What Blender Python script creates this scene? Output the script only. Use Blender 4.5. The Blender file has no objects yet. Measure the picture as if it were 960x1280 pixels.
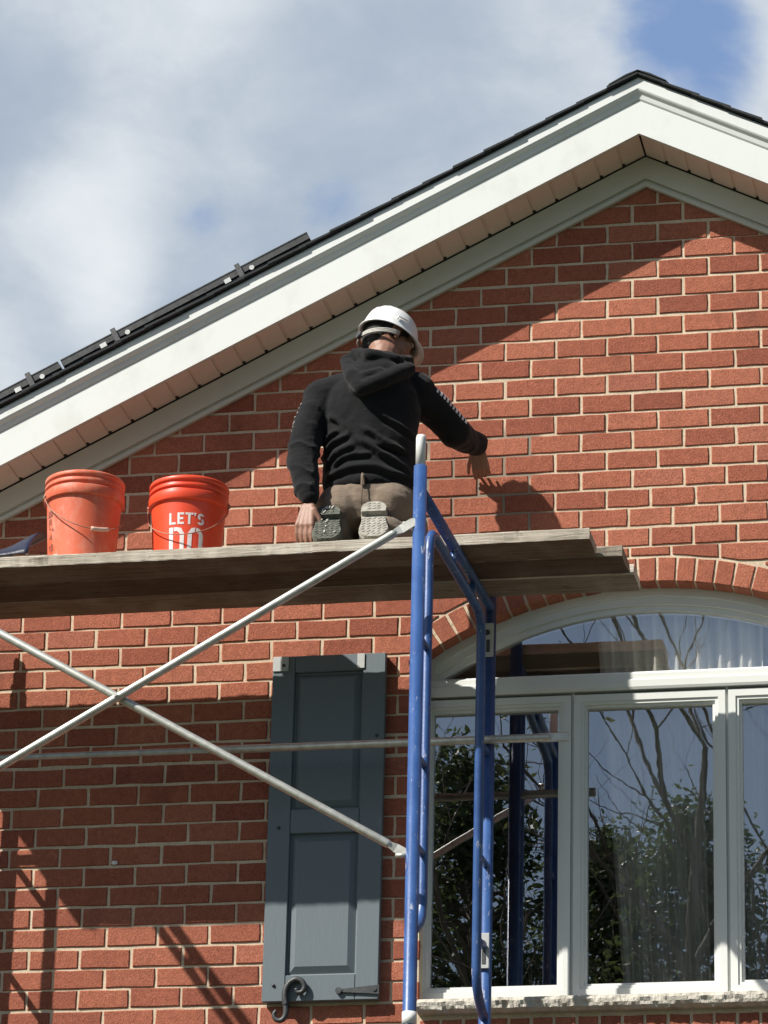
import bpy, bmesh, math, random
from mathutils import Vector, Matrix, noise, geometry
random.seed(7)
R = math.radians
scene = bpy.context.scene
col = scene.collection

# ------------------------------------------------------------------ camera, light, exposure
YAW, PITCH, ROLL = -0.19923, 0.36851, 0.02398
cam = bpy.data.cameras.new("camera")
cam.sensor_fit = 'VERTICAL'; cam.sensor_height = 24.0
cam.lens = 5000 / 1280 * 24.0
cam.clip_start = 0.1; cam.clip_end = 3000
cam_o = bpy.data.objects.new("camera", cam); col.objects.link(cam_o)
fw = Vector((math.sin(YAW) * math.cos(PITCH), math.cos(YAW) * math.cos(PITCH), math.sin(PITCH)))
rt = Vector((math.cos(YAW), -math.sin(YAW), 0)); up = rt.cross(fw)
r2 = rt * math.cos(ROLL) + up * math.sin(ROLL); u2 = -rt * math.sin(ROLL) + up * math.cos(ROLL)
cm = Matrix((r2, u2, -fw)).transposed().to_4x4(); cm.translation = Vector((1.990, -14.897, 1.6))
cam_o.matrix_world = cm
scene.camera = cam_o

SUN = Vector((-1.1, -1.0, 1.45)).normalized()         # direction towards the sun
sun_el = math.asin(SUN.z); sun_az = math.atan2(SUN.x, SUN.y)
sl = bpy.data.lights.new("sun", 'SUN'); sl.energy = 5.0; sl.angle = R(0.53); sl.color = (1.0, 0.955, 0.88)
so = bpy.data.objects.new("sun", sl); col.objects.link(so)
so.rotation_euler = SUN.to_track_quat('Z', 'Y').to_euler(); so.location = SUN * 60

world = bpy.data.worlds.new("World"); scene.world = world; world.use_nodes = True
def build_world():
    nt = world.node_tree; N = nt.nodes; L = nt.links; N.clear()
    out = N.new('ShaderNodeOutputWorld')
    sky = N.new('ShaderNodeTexSky'); sky.sky_type = 'NISHITA'; sky.sun_disc = False
    sky.sun_elevation = sun_el; sky.sun_rotation = sun_az
    bg = N.new('ShaderNodeBackground'); bg.inputs[1].default_value = 0.06; L.new(sky.outputs[0], bg.inputs[0])
    tc = N.new('ShaderNodeTexCoord')
    def noise_node(scale, detail, rough, dist=0.0, off=(0, 0, 0), stretch=(1, 1, 1)):
        m = N.new('ShaderNodeMapping'); m.inputs['Location'].default_value = off; m.inputs['Scale'].default_value = stretch
        L.new(tc.outputs['Generated'], m.inputs[0])
        n = N.new('ShaderNodeTexNoise'); n.inputs['Scale'].default_value = scale; n.inputs['Detail'].default_value = detail
        n.inputs['Roughness'].default_value = rough; n.inputs['Distortion'].default_value = dist
        L.new(m.outputs[0], n.inputs['Vector']); return n
    def ramp(src, a, b, ca=(0, 0, 0, 1), cb=(1, 1, 1, 1)):
        r = N.new('ShaderNodeValToRGB'); r.color_ramp.interpolation = 'EASE'
        r.color_ramp.elements[0].position = a; r.color_ramp.elements[1].position = b
        r.color_ramp.elements[0].color = ca; r.color_ramp.elements[1].color = cb
        L.new(src, r.inputs[0]); return r
    def math_n(op, a, b):
        n = N.new('ShaderNodeMath'); n.operation = op
        for i, v in enumerate((a, b)):
            if isinstance(v, (int, float)): n.inputs[i].default_value = v
            else: L.new(v, n.inputs[i])
        return n.outputs[0]
    cover = noise_node(9.0, 6, 0.55, 0.3, (0.3, 0.1, 0.35), (1, 1, 1.5))
    # two openings in the cloud deck, ragged by the same noise
    field = cover.outputs['Fac']
    for d, rad, w in SKY_GAPS:
        v = N.new('ShaderNodeVectorMath'); v.operation = 'DISTANCE'
        L.new(tc.outputs['Generated'], v.inputs[0]); v.inputs[1].default_value = d
        mr = N.new('ShaderNodeMapRange'); mr.interpolation_type = 'SMOOTHSTEP'
        mr.inputs['From Min'].default_value = 0.0; mr.inputs['From Max'].default_value = rad
        mr.inputs['To Min'].default_value = w; mr.inputs['To Max'].default_value = 0.0
        L.new(v.outputs['Value'], mr.inputs['Value'])
        field = math_n('SUBTRACT', field, mr.outputs[0])
    # the cloud bank stands behind the house; overhead and towards the sun the sky is mostly open
    sp = N.new('ShaderNodeSeparateXYZ'); L.new(tc.outputs['Generated'], sp.inputs[0])
    mr = N.new('ShaderNodeMapRange'); mr.interpolation_type = 'SMOOTHSTEP'
    mr.inputs['From Min'].default_value = 0.05; mr.inputs['From Max'].default_value = 0.70
    mr.inputs['To Min'].default_value = 0.60; mr.inputs['To Max'].default_value = 0.0
    L.new(sp.outputs['Y'], mr.inputs['Value']); field = math_n('SUBTRACT', field, mr.outputs[0])
    cov = ramp(field, 0.24, 0.41, (0.0, 0.0, 0.0, 1))
    mr_keep = mr
    tone = noise_node(6.0, 7, 0.52, 0.5, (1.7, 0.4, 0.2), (1, 1, 1.6))
    tone2 = noise_node(24.0, 6, 0.6, 0.2, (.3, .9, .6), (1, 1, 1.5))
    tfield = math_n('ADD', math_n('MULTIPLY', tone.outputs['Fac'], .72), math_n('MULTIPLY', tone2.outputs['Fac'], .28))
    for d, rad, w in SKY_BRIGHT:
        v = N.new('ShaderNodeVectorMath'); v.operation = 'DISTANCE'
        L.new(tc.outputs['Generated'], v.inputs[0]); v.inputs[1].default_value = d
        mr = N.new('ShaderNodeMapRange'); mr.interpolation_type = 'SMOOTHSTEP'
        mr.inputs['From Min'].default_value = 0.0; mr.inputs['From Max'].default_value = rad
        mr.inputs['To Min'].default_value = w; mr.inputs['To Max'].default_value = 0.0
        L.new(v.outputs['Value'], mr.inputs['Value'])
        tfield = math_n('ADD', tfield, mr.outputs[0])
    cc = ramp(tfield, 0.34, 0.66, (0.285, 0.34, 0.415, 1), (0.56, 0.59, 0.615, 1))
    cb = N.new('ShaderNodeBackground'); cb.inputs[1].default_value = 1.0; L.new(cc.outputs[0], cb.inputs[0])
    # thin bluish veil where the bank breaks open
    vb = N.new('ShaderNodeBackground'); vb.inputs[0].default_value = (.20, .31, .545, 1)
    vm = N.new('ShaderNodeMixShader'); L.new(math_n('MULTIPLY', math_n('SUBTRACT', 0.60, mr_keep.outputs[0]), 1.05), vm.inputs[0])
    L.new(bg.outputs[0], vm.inputs[1]); L.new(vb.outputs[0], vm.inputs[2])
    mx = N.new('ShaderNodeMixShader'); L.new(cov.outputs[0], mx.inputs[0]); L.new(vm.outputs[0], mx.inputs[1]); L.new(cb.outputs[0], mx.inputs[2])
    L.new(mx.outputs[0], out.inputs[0])
# directions of the cloud openings and of the brighter cumulus heads
def dirp(az, el): return Vector((math.sin(az) * math.cos(el), math.cos(az) * math.cos(el), math.sin(el)))
def dpx(a, b): return (fw + r2 * a + u2 * b).normalized()
SKY_GAPS = [(dpx(-.013, .077), .024, .21), (dpx(-.042, .074), .016, .13), (dpx(.074, .119), .034, .21), (dpx(.088, .104), .018, .10)]
SKY_BRIGHT = [(dpx(-.075, .075), .035, .22), (dpx(-.069, .054), .02, .16), (dpx(-.045, .11), .05, .10), (dpx(-.09, .10), .03, -.14)]
build_world()

vs = scene.view_settings
vs.view_transform = 'Standard'; vs.look = 'None'; vs.exposure = 0.52; vs.gamma = 1.0; vs.use_curve_mapping = False

# ------------------------------------------------------------------ helpers
class MB:
    def __init__(s): s.v = []; s.f = []; s.sm = []
    def add(s, vs_, fs, smooth=False):
        o = len(s.v); s.v += [tuple(v) for v in vs_]
        s.f += [tuple(i + o for i in f) for f in fs]; s.sm += [smooth] * len(fs); return s
    def box(s, x0, x1, y0, y1, z0, z1):
        v = [(x, y, z) for z in (z0, z1) for y in (y0, y1) for x in (x0, x1)]
        return s.add(v, [(0, 2, 3, 1), (4, 5, 7, 6), (0, 1, 5, 4), (2, 6, 7, 3), (0, 4, 6, 2), (1, 3, 7, 5)])
    def bbox(s, x0, x1, y0, y1, z0, z1, b=.003):
        """box with chamfered edges"""
        bm = bmesh.new(); bmesh.ops.create_cube(bm, size=1)
        for v in bm.verts:
            v.co = Vector((x0 + (v.co.x + .5) * (x1 - x0), y0 + (v.co.y + .5) * (y1 - y0), z0 + (v.co.z + .5) * (z1 - z0)))
        bmesh.ops.bevel(bm, geom=bm.edges[:], offset=b, segments=1, affect='EDGES')
        return s.bm(bm)
    def bm(s, bm, smooth=False):
        bm.verts.index_update()
        s.add([v.co.copy() for v in bm.verts], [tuple(v.index for v in f.verts) for f in bm.faces], smooth); bm.free(); return s
    def tube(s, pts, r, n=14, caps=True, smooth=True):
        pts = [Vector(p) for p in pts]; rr = r if isinstance(r, (list, tuple)) else [r] * len(pts)
        t = (pts[1] - pts[0]).normalized(); a = t.orthogonal().normalized()
        vs_ = []
        for i, p in enumerate(pts):
            if i == 0: t2 = (pts[1] - p).normalized()
            elif i == len(pts) - 1: t2 = (p - pts[i - 1]).normalized()
            else: t2 = ((p - pts[i - 1]).normalized() + (pts[i + 1] - p).normalized()).normalized()
            a = (a - t2 * a.dot(t2)).normalized(); b = t2.cross(a)
            vs_ += [p + (a * math.cos(k * 2 * math.pi / n) + b * math.sin(k * 2 * math.pi / n)) * rr[i] for k in range(n)]
        fs = [(i * n + k, i * n + (k + 1) % n, (i + 1) * n + (k + 1) % n, (i + 1) * n + k) for i in range(len(pts) - 1) for k in range(n)]
        s.add(vs_, fs, smooth)
        if caps:
            m = (len(pts) - 1) * n
            o = len(s.v) - len(vs_)
            s.f += [tuple(o + k for k in reversed(range(n))), tuple(o + m + k for k in range(n))]; s.sm += [False, False]
        return s
    def prism(s, poly, y0, y1):
        """polygon in XZ extruded in Y (counter-clockwise seen from -Y)"""
        n = len(poly)
        v = [(x, y0, z) for x, z in poly] + [(x, y1, z) for x, z in poly]
        fs = [tuple(range(n)), tuple(range(2 * n - 1, n - 1, -1))] + [(i, i + n, (i + 1) % n + n, (i + 1) % n) for i in range(n)]
        return s.add(v, fs)
    def lathe(s, prof, c=(0, 0, 0), n=48, smooth=True):
        c = Vector(c); o = []
        for r, z in prof: o += [c + Vector((r * math.cos(k * 2 * math.pi / n), r * math.sin(k * 2 * math.pi / n), z)) for k in range(n)]
        fs = [(i * n + k, i * n + (k + 1) % n, (i + 1) * n + (k + 1) % n, (i + 1) * n + k) for i in range(len(prof) - 1) for k in range(n)]
        return s.add(o, fs, smooth)
    def mesh(s, name):
        me = bpy.data.meshes.new(name); me.from_pydata(s.v, [], s.f)
        for p, q in zip(me.polygons, s.sm): p.use_smooth = q
        me.update(); return me
    def build(s, name, mat, parent=None, normals=False):
        me = s.mesh(name)
        if normals:
            bm = bmesh.new(); bm.from_mesh(me); bmesh.ops.recalc_face_normals(bm, faces=bm.faces); bm.to_mesh(me); bm.free()
        return link(name, me, mat, parent)
def link(name, me, mat, parent=None):
    o = bpy.data.objects.new(name, me); col.objects.link(o)
    if mat and not me.materials: me.materials.append(mat)
    if parent:
        o.parent = parent
        o.matrix_parent_inverse = parent.matrix_basis.inverted()
    return o
def thing(name, label, cat, loc=(0, 0, 0), group=None):
    o = bpy.data.objects.new(name, None); col.objects.link(o); o.location = loc
    o.empty_display_size = .1
    return tag(o, label, cat, group)
def tag(o, label=None, cat=None, group=None, kind=None):
    if label: o['label'] = label
    if cat: o['category'] = cat
    if group: o['group'] = group
    if kind: o['kind'] = kind
    return o

# ------------------------------------------------------------------ materials
def new_mat(name):
    m = bpy.data.materials.new(name); m.use_nodes = True
    nt = m.node_tree; b = nt.nodes['Principled BSDF']; return m, nt, b
def nd(nt, t, **kw):
    n = nt.nodes.new(t)
    for k, v in kw.items():
        if k in n.inputs: n.inputs[k].default_value = v
        else: setattr(n, k, v)
    return n
def pos(nt, scale=(1, 1, 1), obj=False):
    m = nd(nt, 'ShaderNodeMapping'); m.inputs['Scale'].default_value = scale
    if obj: nt.links.new(nd(nt, 'ShaderNodeTexCoord').outputs['Object'], m.inputs[0])
    else: nt.links.new(nd(nt, 'ShaderNodeNewGeometry').outputs['Position'], m.inputs[0])
    return m.outputs[0]
def noi(nt, vec, scale, detail=4, rough=.55, dist=0):
    n = nd(nt, 'ShaderNodeTexNoise', Scale=scale, Detail=detail, Roughness=rough, Distortion=dist); nt.links.new(vec, n.inputs['Vector']); return n.outputs['Fac']
def rmp(nt, fac, stops):
    r = nd(nt, 'ShaderNodeValToRGB'); e = r.color_ramp.elements
    while len(e) < len(stops): e.new(.5)
    for el, (p, c) in zip(e, stops): el.position = p; el.color = (*c, 1) if len(c) == 3 else c
    nt.links.new(fac, r.inputs[0]); return r.outputs[0]
def mixc(nt, fac, a, b, mode='MIX'):
    m = nd(nt, 'ShaderNodeMix', data_type='RGBA', blend_type=mode)
    for i, v in ((0, fac), (6, a), (7, b)):
        if isinstance(v, (int, float)): m.inputs[i].default_value = v
        elif isinstance(v, tuple): m.inputs[i].default_value = (*v, 1)
        else: nt.links.new(v, m.inputs[i])
    return m.outputs[2]
def mth(nt, op, a, b=0.0):
    n = nd(nt, 'ShaderNodeMath', operation=op)
    for i, v in enumerate((a, b)):
        if isinstance(v, (int, float)): n.inputs[i].default_value = v
        else: nt.links.new(v, n.inputs[i])
    return n.outputs[0]
def bump(nt, b, h, strength, dist=.01):
    n = nd(nt, 'ShaderNodeBump', Strength=strength, Distance=dist); nt.links.new(h, n.inputs['Height']); nt.links.new(n.outputs[0], b.inputs['Normal']); return n
def simple(name, c0, c1=None, rough=.6, scale=20, metal=0, bstr=0, bscale=80, bdist=.002, stretch=(1, 1, 1), obj=False, spec=.5):
    m, nt, b = new_mat(name); p = pos(nt, stretch, obj)
    f = noi(nt, p, scale, 5, .6)
    nt.links.new(rmp(nt, f, [(.3, c0), (.7, c1 or c0)]), b.inputs['Base Color'])
    b.inputs['Roughness'].default_value = rough; b.inputs['Metallic'].default_value = metal
    b.inputs['Specular IOR Level'].default_value = spec
    if bstr: bump(nt, b, noi(nt, p, bscale, 4, .6), bstr, bdist)
    return m

def mat_brick():
    m, nt, b = new_mat("red brick"); L = nt.links
    p = pos(nt)
    oi = nd(nt, 'ShaderNodeObjectInfo'); g = nd(nt, 'ShaderNodeNewGeometry')
    rnd = mth(nt, 'FRACT', mth(nt, 'ADD', oi.outputs['Random'], g.outputs['Random Per Island']))
    base = rmp(nt, rnd, [(0, (.285, .088, .053)), (.2, (.345, .109, .064)), (.62, (.385, .127, .074)), (.9, (.425, .148, .088)), (1, (.375, .13, .082))])
    fine = noi(nt, p, 260, 4, .7); mid = noi(nt, p, 38, 4, .6); big = noi(nt, p, 1.3, 3, .5)
    c = mixc(nt, 1.0, base, rmp(nt, fine, [(.28, (.52, .5, .5)), (.5, (1, 1, 1)), (.72, (1.35, 1.42, 1.5))]), 'MULTIPLY')
    g2 = noi(nt, p, 115, 5, .75)
    c = mixc(nt, 1.0, c, rmp(nt, g2, [(.30, (.70, .68, .68)), (.5, (1, 1, 1)), (.70, (1.25, 1.28, 1.30))]), 'MULTIPLY')
    c = mixc(nt, .8, c, rmp(nt, mid, [(.3, (.80, .78, .77)), (.7, (1.16, 1.17, 1.17))]), 'MULTIPLY')
    c = mixc(nt, .5, c, rmp(nt, big, [(.35, (.85, .85, .87)), (.65, (1.1, 1.1, 1.1))]), 'MULTIPLY')
    # scattered pale mortar smears on a few faces
    sm = noi(nt, pos(nt, (1, 1, 1.8)), 16, 6, .7)
    c = mixc(nt, rmp(nt, sm, [(.62, (0, 0, 0)), (.78, (.5, .5, .5))]), c, (.45, .33, .26))
    st = noi(nt, pos(nt, (1, 1, .5)), 4.5, 6, .65)
    c = mixc(nt, rmp(nt, st, [(.55, (0, 0, 0)), (.72, (.45, .45, .45))]), c, (.15, .055, .038))
    L.new(c, b.inputs['Base Color']); b.inputs['Roughness'].default_value = .88; b.inputs['Specular IOR Level'].default_value = .25
    # wire-cut face: slanting scratches and pits
    w = noi(nt, pos(nt, (230, 230, 90)), 1.0, 3, .6)
    h = mth(nt, 'ADD', mth(nt, 'MULTIPLY', fine, .6), mth(nt, 'ADD', mth(nt, 'MULTIPLY', w, .6), mth(nt, 'MULTIPLY', g2, 1.0)))
    bump(nt, b, h, .9, .004); return m
def mat_mortar():
    m, nt, b = new_mat("mortar"); L = nt.links; p = pos(nt)
    f = noi(nt, p, 120, 4, .7); g = noi(nt, p, 7, 4, .6)
    c = rmp(nt, f, [(.3, (.50, .40, .285)), (.7, (.70, .585, .435))])
    c = mixc(nt, .7, c, rmp(nt, g, [(.35, (.82, .80, .78)), (.65, (1.08, 1.08, 1.08))]), 'MULTIPLY')
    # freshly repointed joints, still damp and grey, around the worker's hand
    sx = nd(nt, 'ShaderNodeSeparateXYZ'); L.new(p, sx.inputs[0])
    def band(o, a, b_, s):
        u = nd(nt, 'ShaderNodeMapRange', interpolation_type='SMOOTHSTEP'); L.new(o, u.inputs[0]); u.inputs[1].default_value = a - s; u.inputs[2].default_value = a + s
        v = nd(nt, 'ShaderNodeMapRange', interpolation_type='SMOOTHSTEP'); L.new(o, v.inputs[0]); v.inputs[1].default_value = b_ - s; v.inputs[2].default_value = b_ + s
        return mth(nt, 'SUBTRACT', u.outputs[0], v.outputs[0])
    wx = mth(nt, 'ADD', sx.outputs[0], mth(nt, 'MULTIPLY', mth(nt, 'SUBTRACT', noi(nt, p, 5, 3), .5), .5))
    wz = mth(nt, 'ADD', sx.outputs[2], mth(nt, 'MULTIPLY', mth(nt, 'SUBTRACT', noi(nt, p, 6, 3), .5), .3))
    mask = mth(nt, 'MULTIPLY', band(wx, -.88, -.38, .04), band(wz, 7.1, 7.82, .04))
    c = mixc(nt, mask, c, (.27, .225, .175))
    L.new(c, b.inputs['Base Color']); b.inputs['Roughness'].default_value = .92; b.inputs['Specular IOR Level'].default_value = .2
    bump(nt, b, f, .6, .003); return m
def mat_white(name, col_=(.80, .82, .79), dirt=(.62, .63, .58), amt=.5):
    m, nt, b = new_mat(name); p = pos(nt)
    f = noi(nt, pos(nt, (1, 1, .6)), 6, 6, .65)
    s = noi(nt, p, 55, 4, .7)
    c = mixc(nt, rmp(nt, f, [(.5, (0, 0, 0)), (.85, (amt, amt, amt))]), col_, dirt)
    c = mixc(nt, rmp(nt, s, [(.7, (0, 0, 0)), (.82, (.35, .35, .35))]), c, (.42, .42, .38))
    nt.links.new(c, b.inputs['Base Color']); b.inputs['Roughness'].default_value = .42; b.inputs['Specular IOR Level'].default_value = .35
    bump(nt, b, noi(nt, p, 14, 3), .12, .004); return m
def mat_blue():
    m, nt, b = new_mat("blue scaffold paint"); p = pos(nt)
    f = noi(nt, p, 9, 5, .6)
    c = rmp(nt, f, [(.3, (.024, .066, .205)), (.7, (.045, .112, .30))])
    scr = noi(nt, pos(nt, (1, 1, .28)), 46, 6, .75)
    chips = rmp(nt, scr, [(.605, (0, 0, 0)), (.66, (.9, .9, .9))])
    c = mixc(nt, chips, c, (.46, .47, .5))
    rust = rmp(nt, noi(nt, p, 26, 5, .7), [(.70, (0, 0, 0)), (.76, (.8, .8, .8))])
    c = mixc(nt, rust, c, (.11, .055, .03))
    nt.links.new(c, b.inputs['Base Color']); b.inputs['Roughness'].default_value = .38
    bump(nt, b, noi(nt, p, 60, 4, .6), .25, .002); return m
def mat_wood(name, stops, bleach):
    m, nt, b = new_mat(name)
    g = noi(nt, pos(nt, (1.1, 26, 26)), 3.0, 6, .65, .6); s = noi(nt, pos(nt), 5, 5, .6)
    c = rmp(nt, g, stops)
    c = mixc(nt, rmp(nt, s, [(.45, (0, 0, 0)), (.75, (.75, .75, .75))]), c, bleach)
    c = mixc(nt, rmp(nt, noi(nt, pos(nt, (1, 3, 3)), 11, 5, .7), [(.6, (0, 0, 0)), (.7, (.7, .7, .7))]), c, (.07, .05, .036))
    oi = nd(nt, 'ShaderNodeObjectInfo')
    c = mixc(nt, 1.0, c, oi.outputs['Color'], 'MULTIPLY')
    vo = nd(nt, 'ShaderNodeTexVoronoi', Scale=2.6); nt.links.new(pos(nt, (1, 2.2, 2.2)), vo.inputs['Vector'])
    c = mixc(nt, rmp(nt, vo.outputs['Distance'], [(.03, (.9, .9, .9)), (.075, (0, 0, 0))]), c, (.06, .04, .028))
    nt.links.new(c, b.inputs['Base Color']); b.inputs['Roughness'].default_value = .85; b.inputs['Specular IOR Level'].default_value = .2
    bump(nt, b, g, .9, .006); return m
def mat_fabric(name, c0, c1, scale=700, bstr=.25, rough=.95, soft=None):
    m, nt, b = new_mat(name); p = pos(nt)
    f = noi(nt, p, 12, 5, .6)
    c = rmp(nt, f, [(.3, c0), (.7, c1)])
    if soft: c = mixc(nt, rmp(nt, noi(nt, p, 60, 5, .7), [(.62, (0, 0, 0)), (.75, (.6, .6, .6))]), c, soft)
    nt.links.new(c, b.inputs['Base Color']); b.inputs['Roughness'].default_value = rough; b.inputs['Specular IOR Level'].default_value = .15
    b.inputs['Sheen Weight'].default_value = .08
    w = noi(nt, p, scale, 2, .6); f2 = noi(nt, pos(nt, (1, 1, 2.2)), 22, 4, .6)
    bump(nt, b, mth(nt, 'ADD', mth(nt, 'MULTIPLY', w, .12), f2), bstr, .012); return m
def mat_glass():
    m, nt, b = new_mat("window glass"); N = nt.nodes; L = nt.links; N.remove(b)
    out = N['Material Output']
    gl = nd(nt, 'ShaderNodeBsdfGlossy', Roughness=0.004); gl.inputs['Color'].default_value = (1, 1, 1, 1)
    tr = nd(nt, 'ShaderNodeBsdfTransparent'); tr.inputs['Color'].default_value = (1, 1, 1, 1)
    fr = nd(nt, 'ShaderNodeFresnel', IOR=1.5)
    fac = mth(nt, 'ADD', mth(nt, 'MULTIPLY', fr.outputs[0], 1.6), .28)
    h = noi(nt, pos(nt, (1, 1, 1)), 3.6, 3, .5)
    bn = nd(nt, 'ShaderNodeBump', Strength=.05, Distance=.0026); L.new(h, bn.inputs['Height']); L.new(bn.outputs[0], gl.inputs['Normal'])
    mx = nd(nt, 'ShaderNodeMixShader'); L.new(fac, mx.inputs[0]); L.new(tr.outputs[0], mx.inputs[1]); L.new(gl.outputs[0], mx.inputs[2])
    L.new(mx.outputs[0], out.inputs['Surface']); return m
def mat_sheer(name, thin):
    m, nt, b = new_mat(name); N = nt.nodes; L = nt.links; N.remove(b); out = N['Material Output']
    w = noi(nt, pos(nt, (1, 1, .08)), 24, 4, .6)
    c = rmp(nt, w, [(.3, (.80, .79, .70)), (.7, (.94, .94, .88))])
    d = nd(nt, 'ShaderNodeBsdfDiffuse'); t = nd(nt, 'ShaderNodeBsdfTranslucent'); tp = nd(nt, 'ShaderNodeBsdfTransparent')
    L.new(c, d.inputs[0]); L.new(c, t.inputs[0])
    a = nd(nt, 'ShaderNodeMixShader'); a.inputs[0].default_value = .3; L.new(d.outputs[0], a.inputs[1]); L.new(t.outputs[0], a.inputs[2])
    e = nd(nt, 'ShaderNodeMixShader'); e.inputs[0].default_value = thin; L.new(a.outputs[0], e.inputs[1]); L.new(tp.outputs[0], e.inputs[2])
    L.new(e.outputs[0], out.inputs['Surface']); return m
def mat_leaf(name, c0, c1):
    m, nt, b = new_mat(name); g = nd(nt, 'ShaderNodeNewGeometry')
    nt.links.new(rmp(nt, g.outputs['Random Per Island'], [(0, c0), (1, c1)]), b.inputs['Base Color'])
    b.inputs['Roughness'].default_value = .5
    t = nd(nt, 'ShaderNodeBsdfTranslucent'); t.inputs[0].default_value = (c1[0] * 1.2, c1[1] * 1.25, c1[2] * 1.1, 1)
    mx = nd(nt, 'ShaderNodeMixShader'); mx.inputs[0].default_value = .4
    nt.links.new(b.outputs[0], mx.inputs[1]); nt.links.new(t.outputs[0], mx.inputs[2]); nt.links.new(mx.outputs[0], nt.nodes['Material Output'].inputs[0]); return m
def mat_bucket(name, c0, c1, rough, th):
    m, nt, b = new_mat(name); p = pos(nt)
    c = rmp(nt, noi(nt, p, 7, 5, .6), [(.3, c0), (.7, c1)])
    smear = noi(nt, pos(nt, (1, 1, .45)), 15, 7, .72)
    c = mixc(nt, rmp(nt, smear, [(th, (0, 0, 0)), (th + .22, (.62, .62, .62))]), c, (.66, .36, .27))
    scuff = noi(nt, pos(nt, (1, 1, 3.2)), 55, 5, .75)
    c = mixc(nt, rmp(nt, scuff, [(.67, (0, 0, 0)), (.73, (.7, .7, .7))]), c, (.30, .06, .03))
    nt.links.new(c, b.inputs['Base Color']); b.inputs['Roughness'].default_value = rough
    bump(nt, b, scuff, .15, .002); return m
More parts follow.
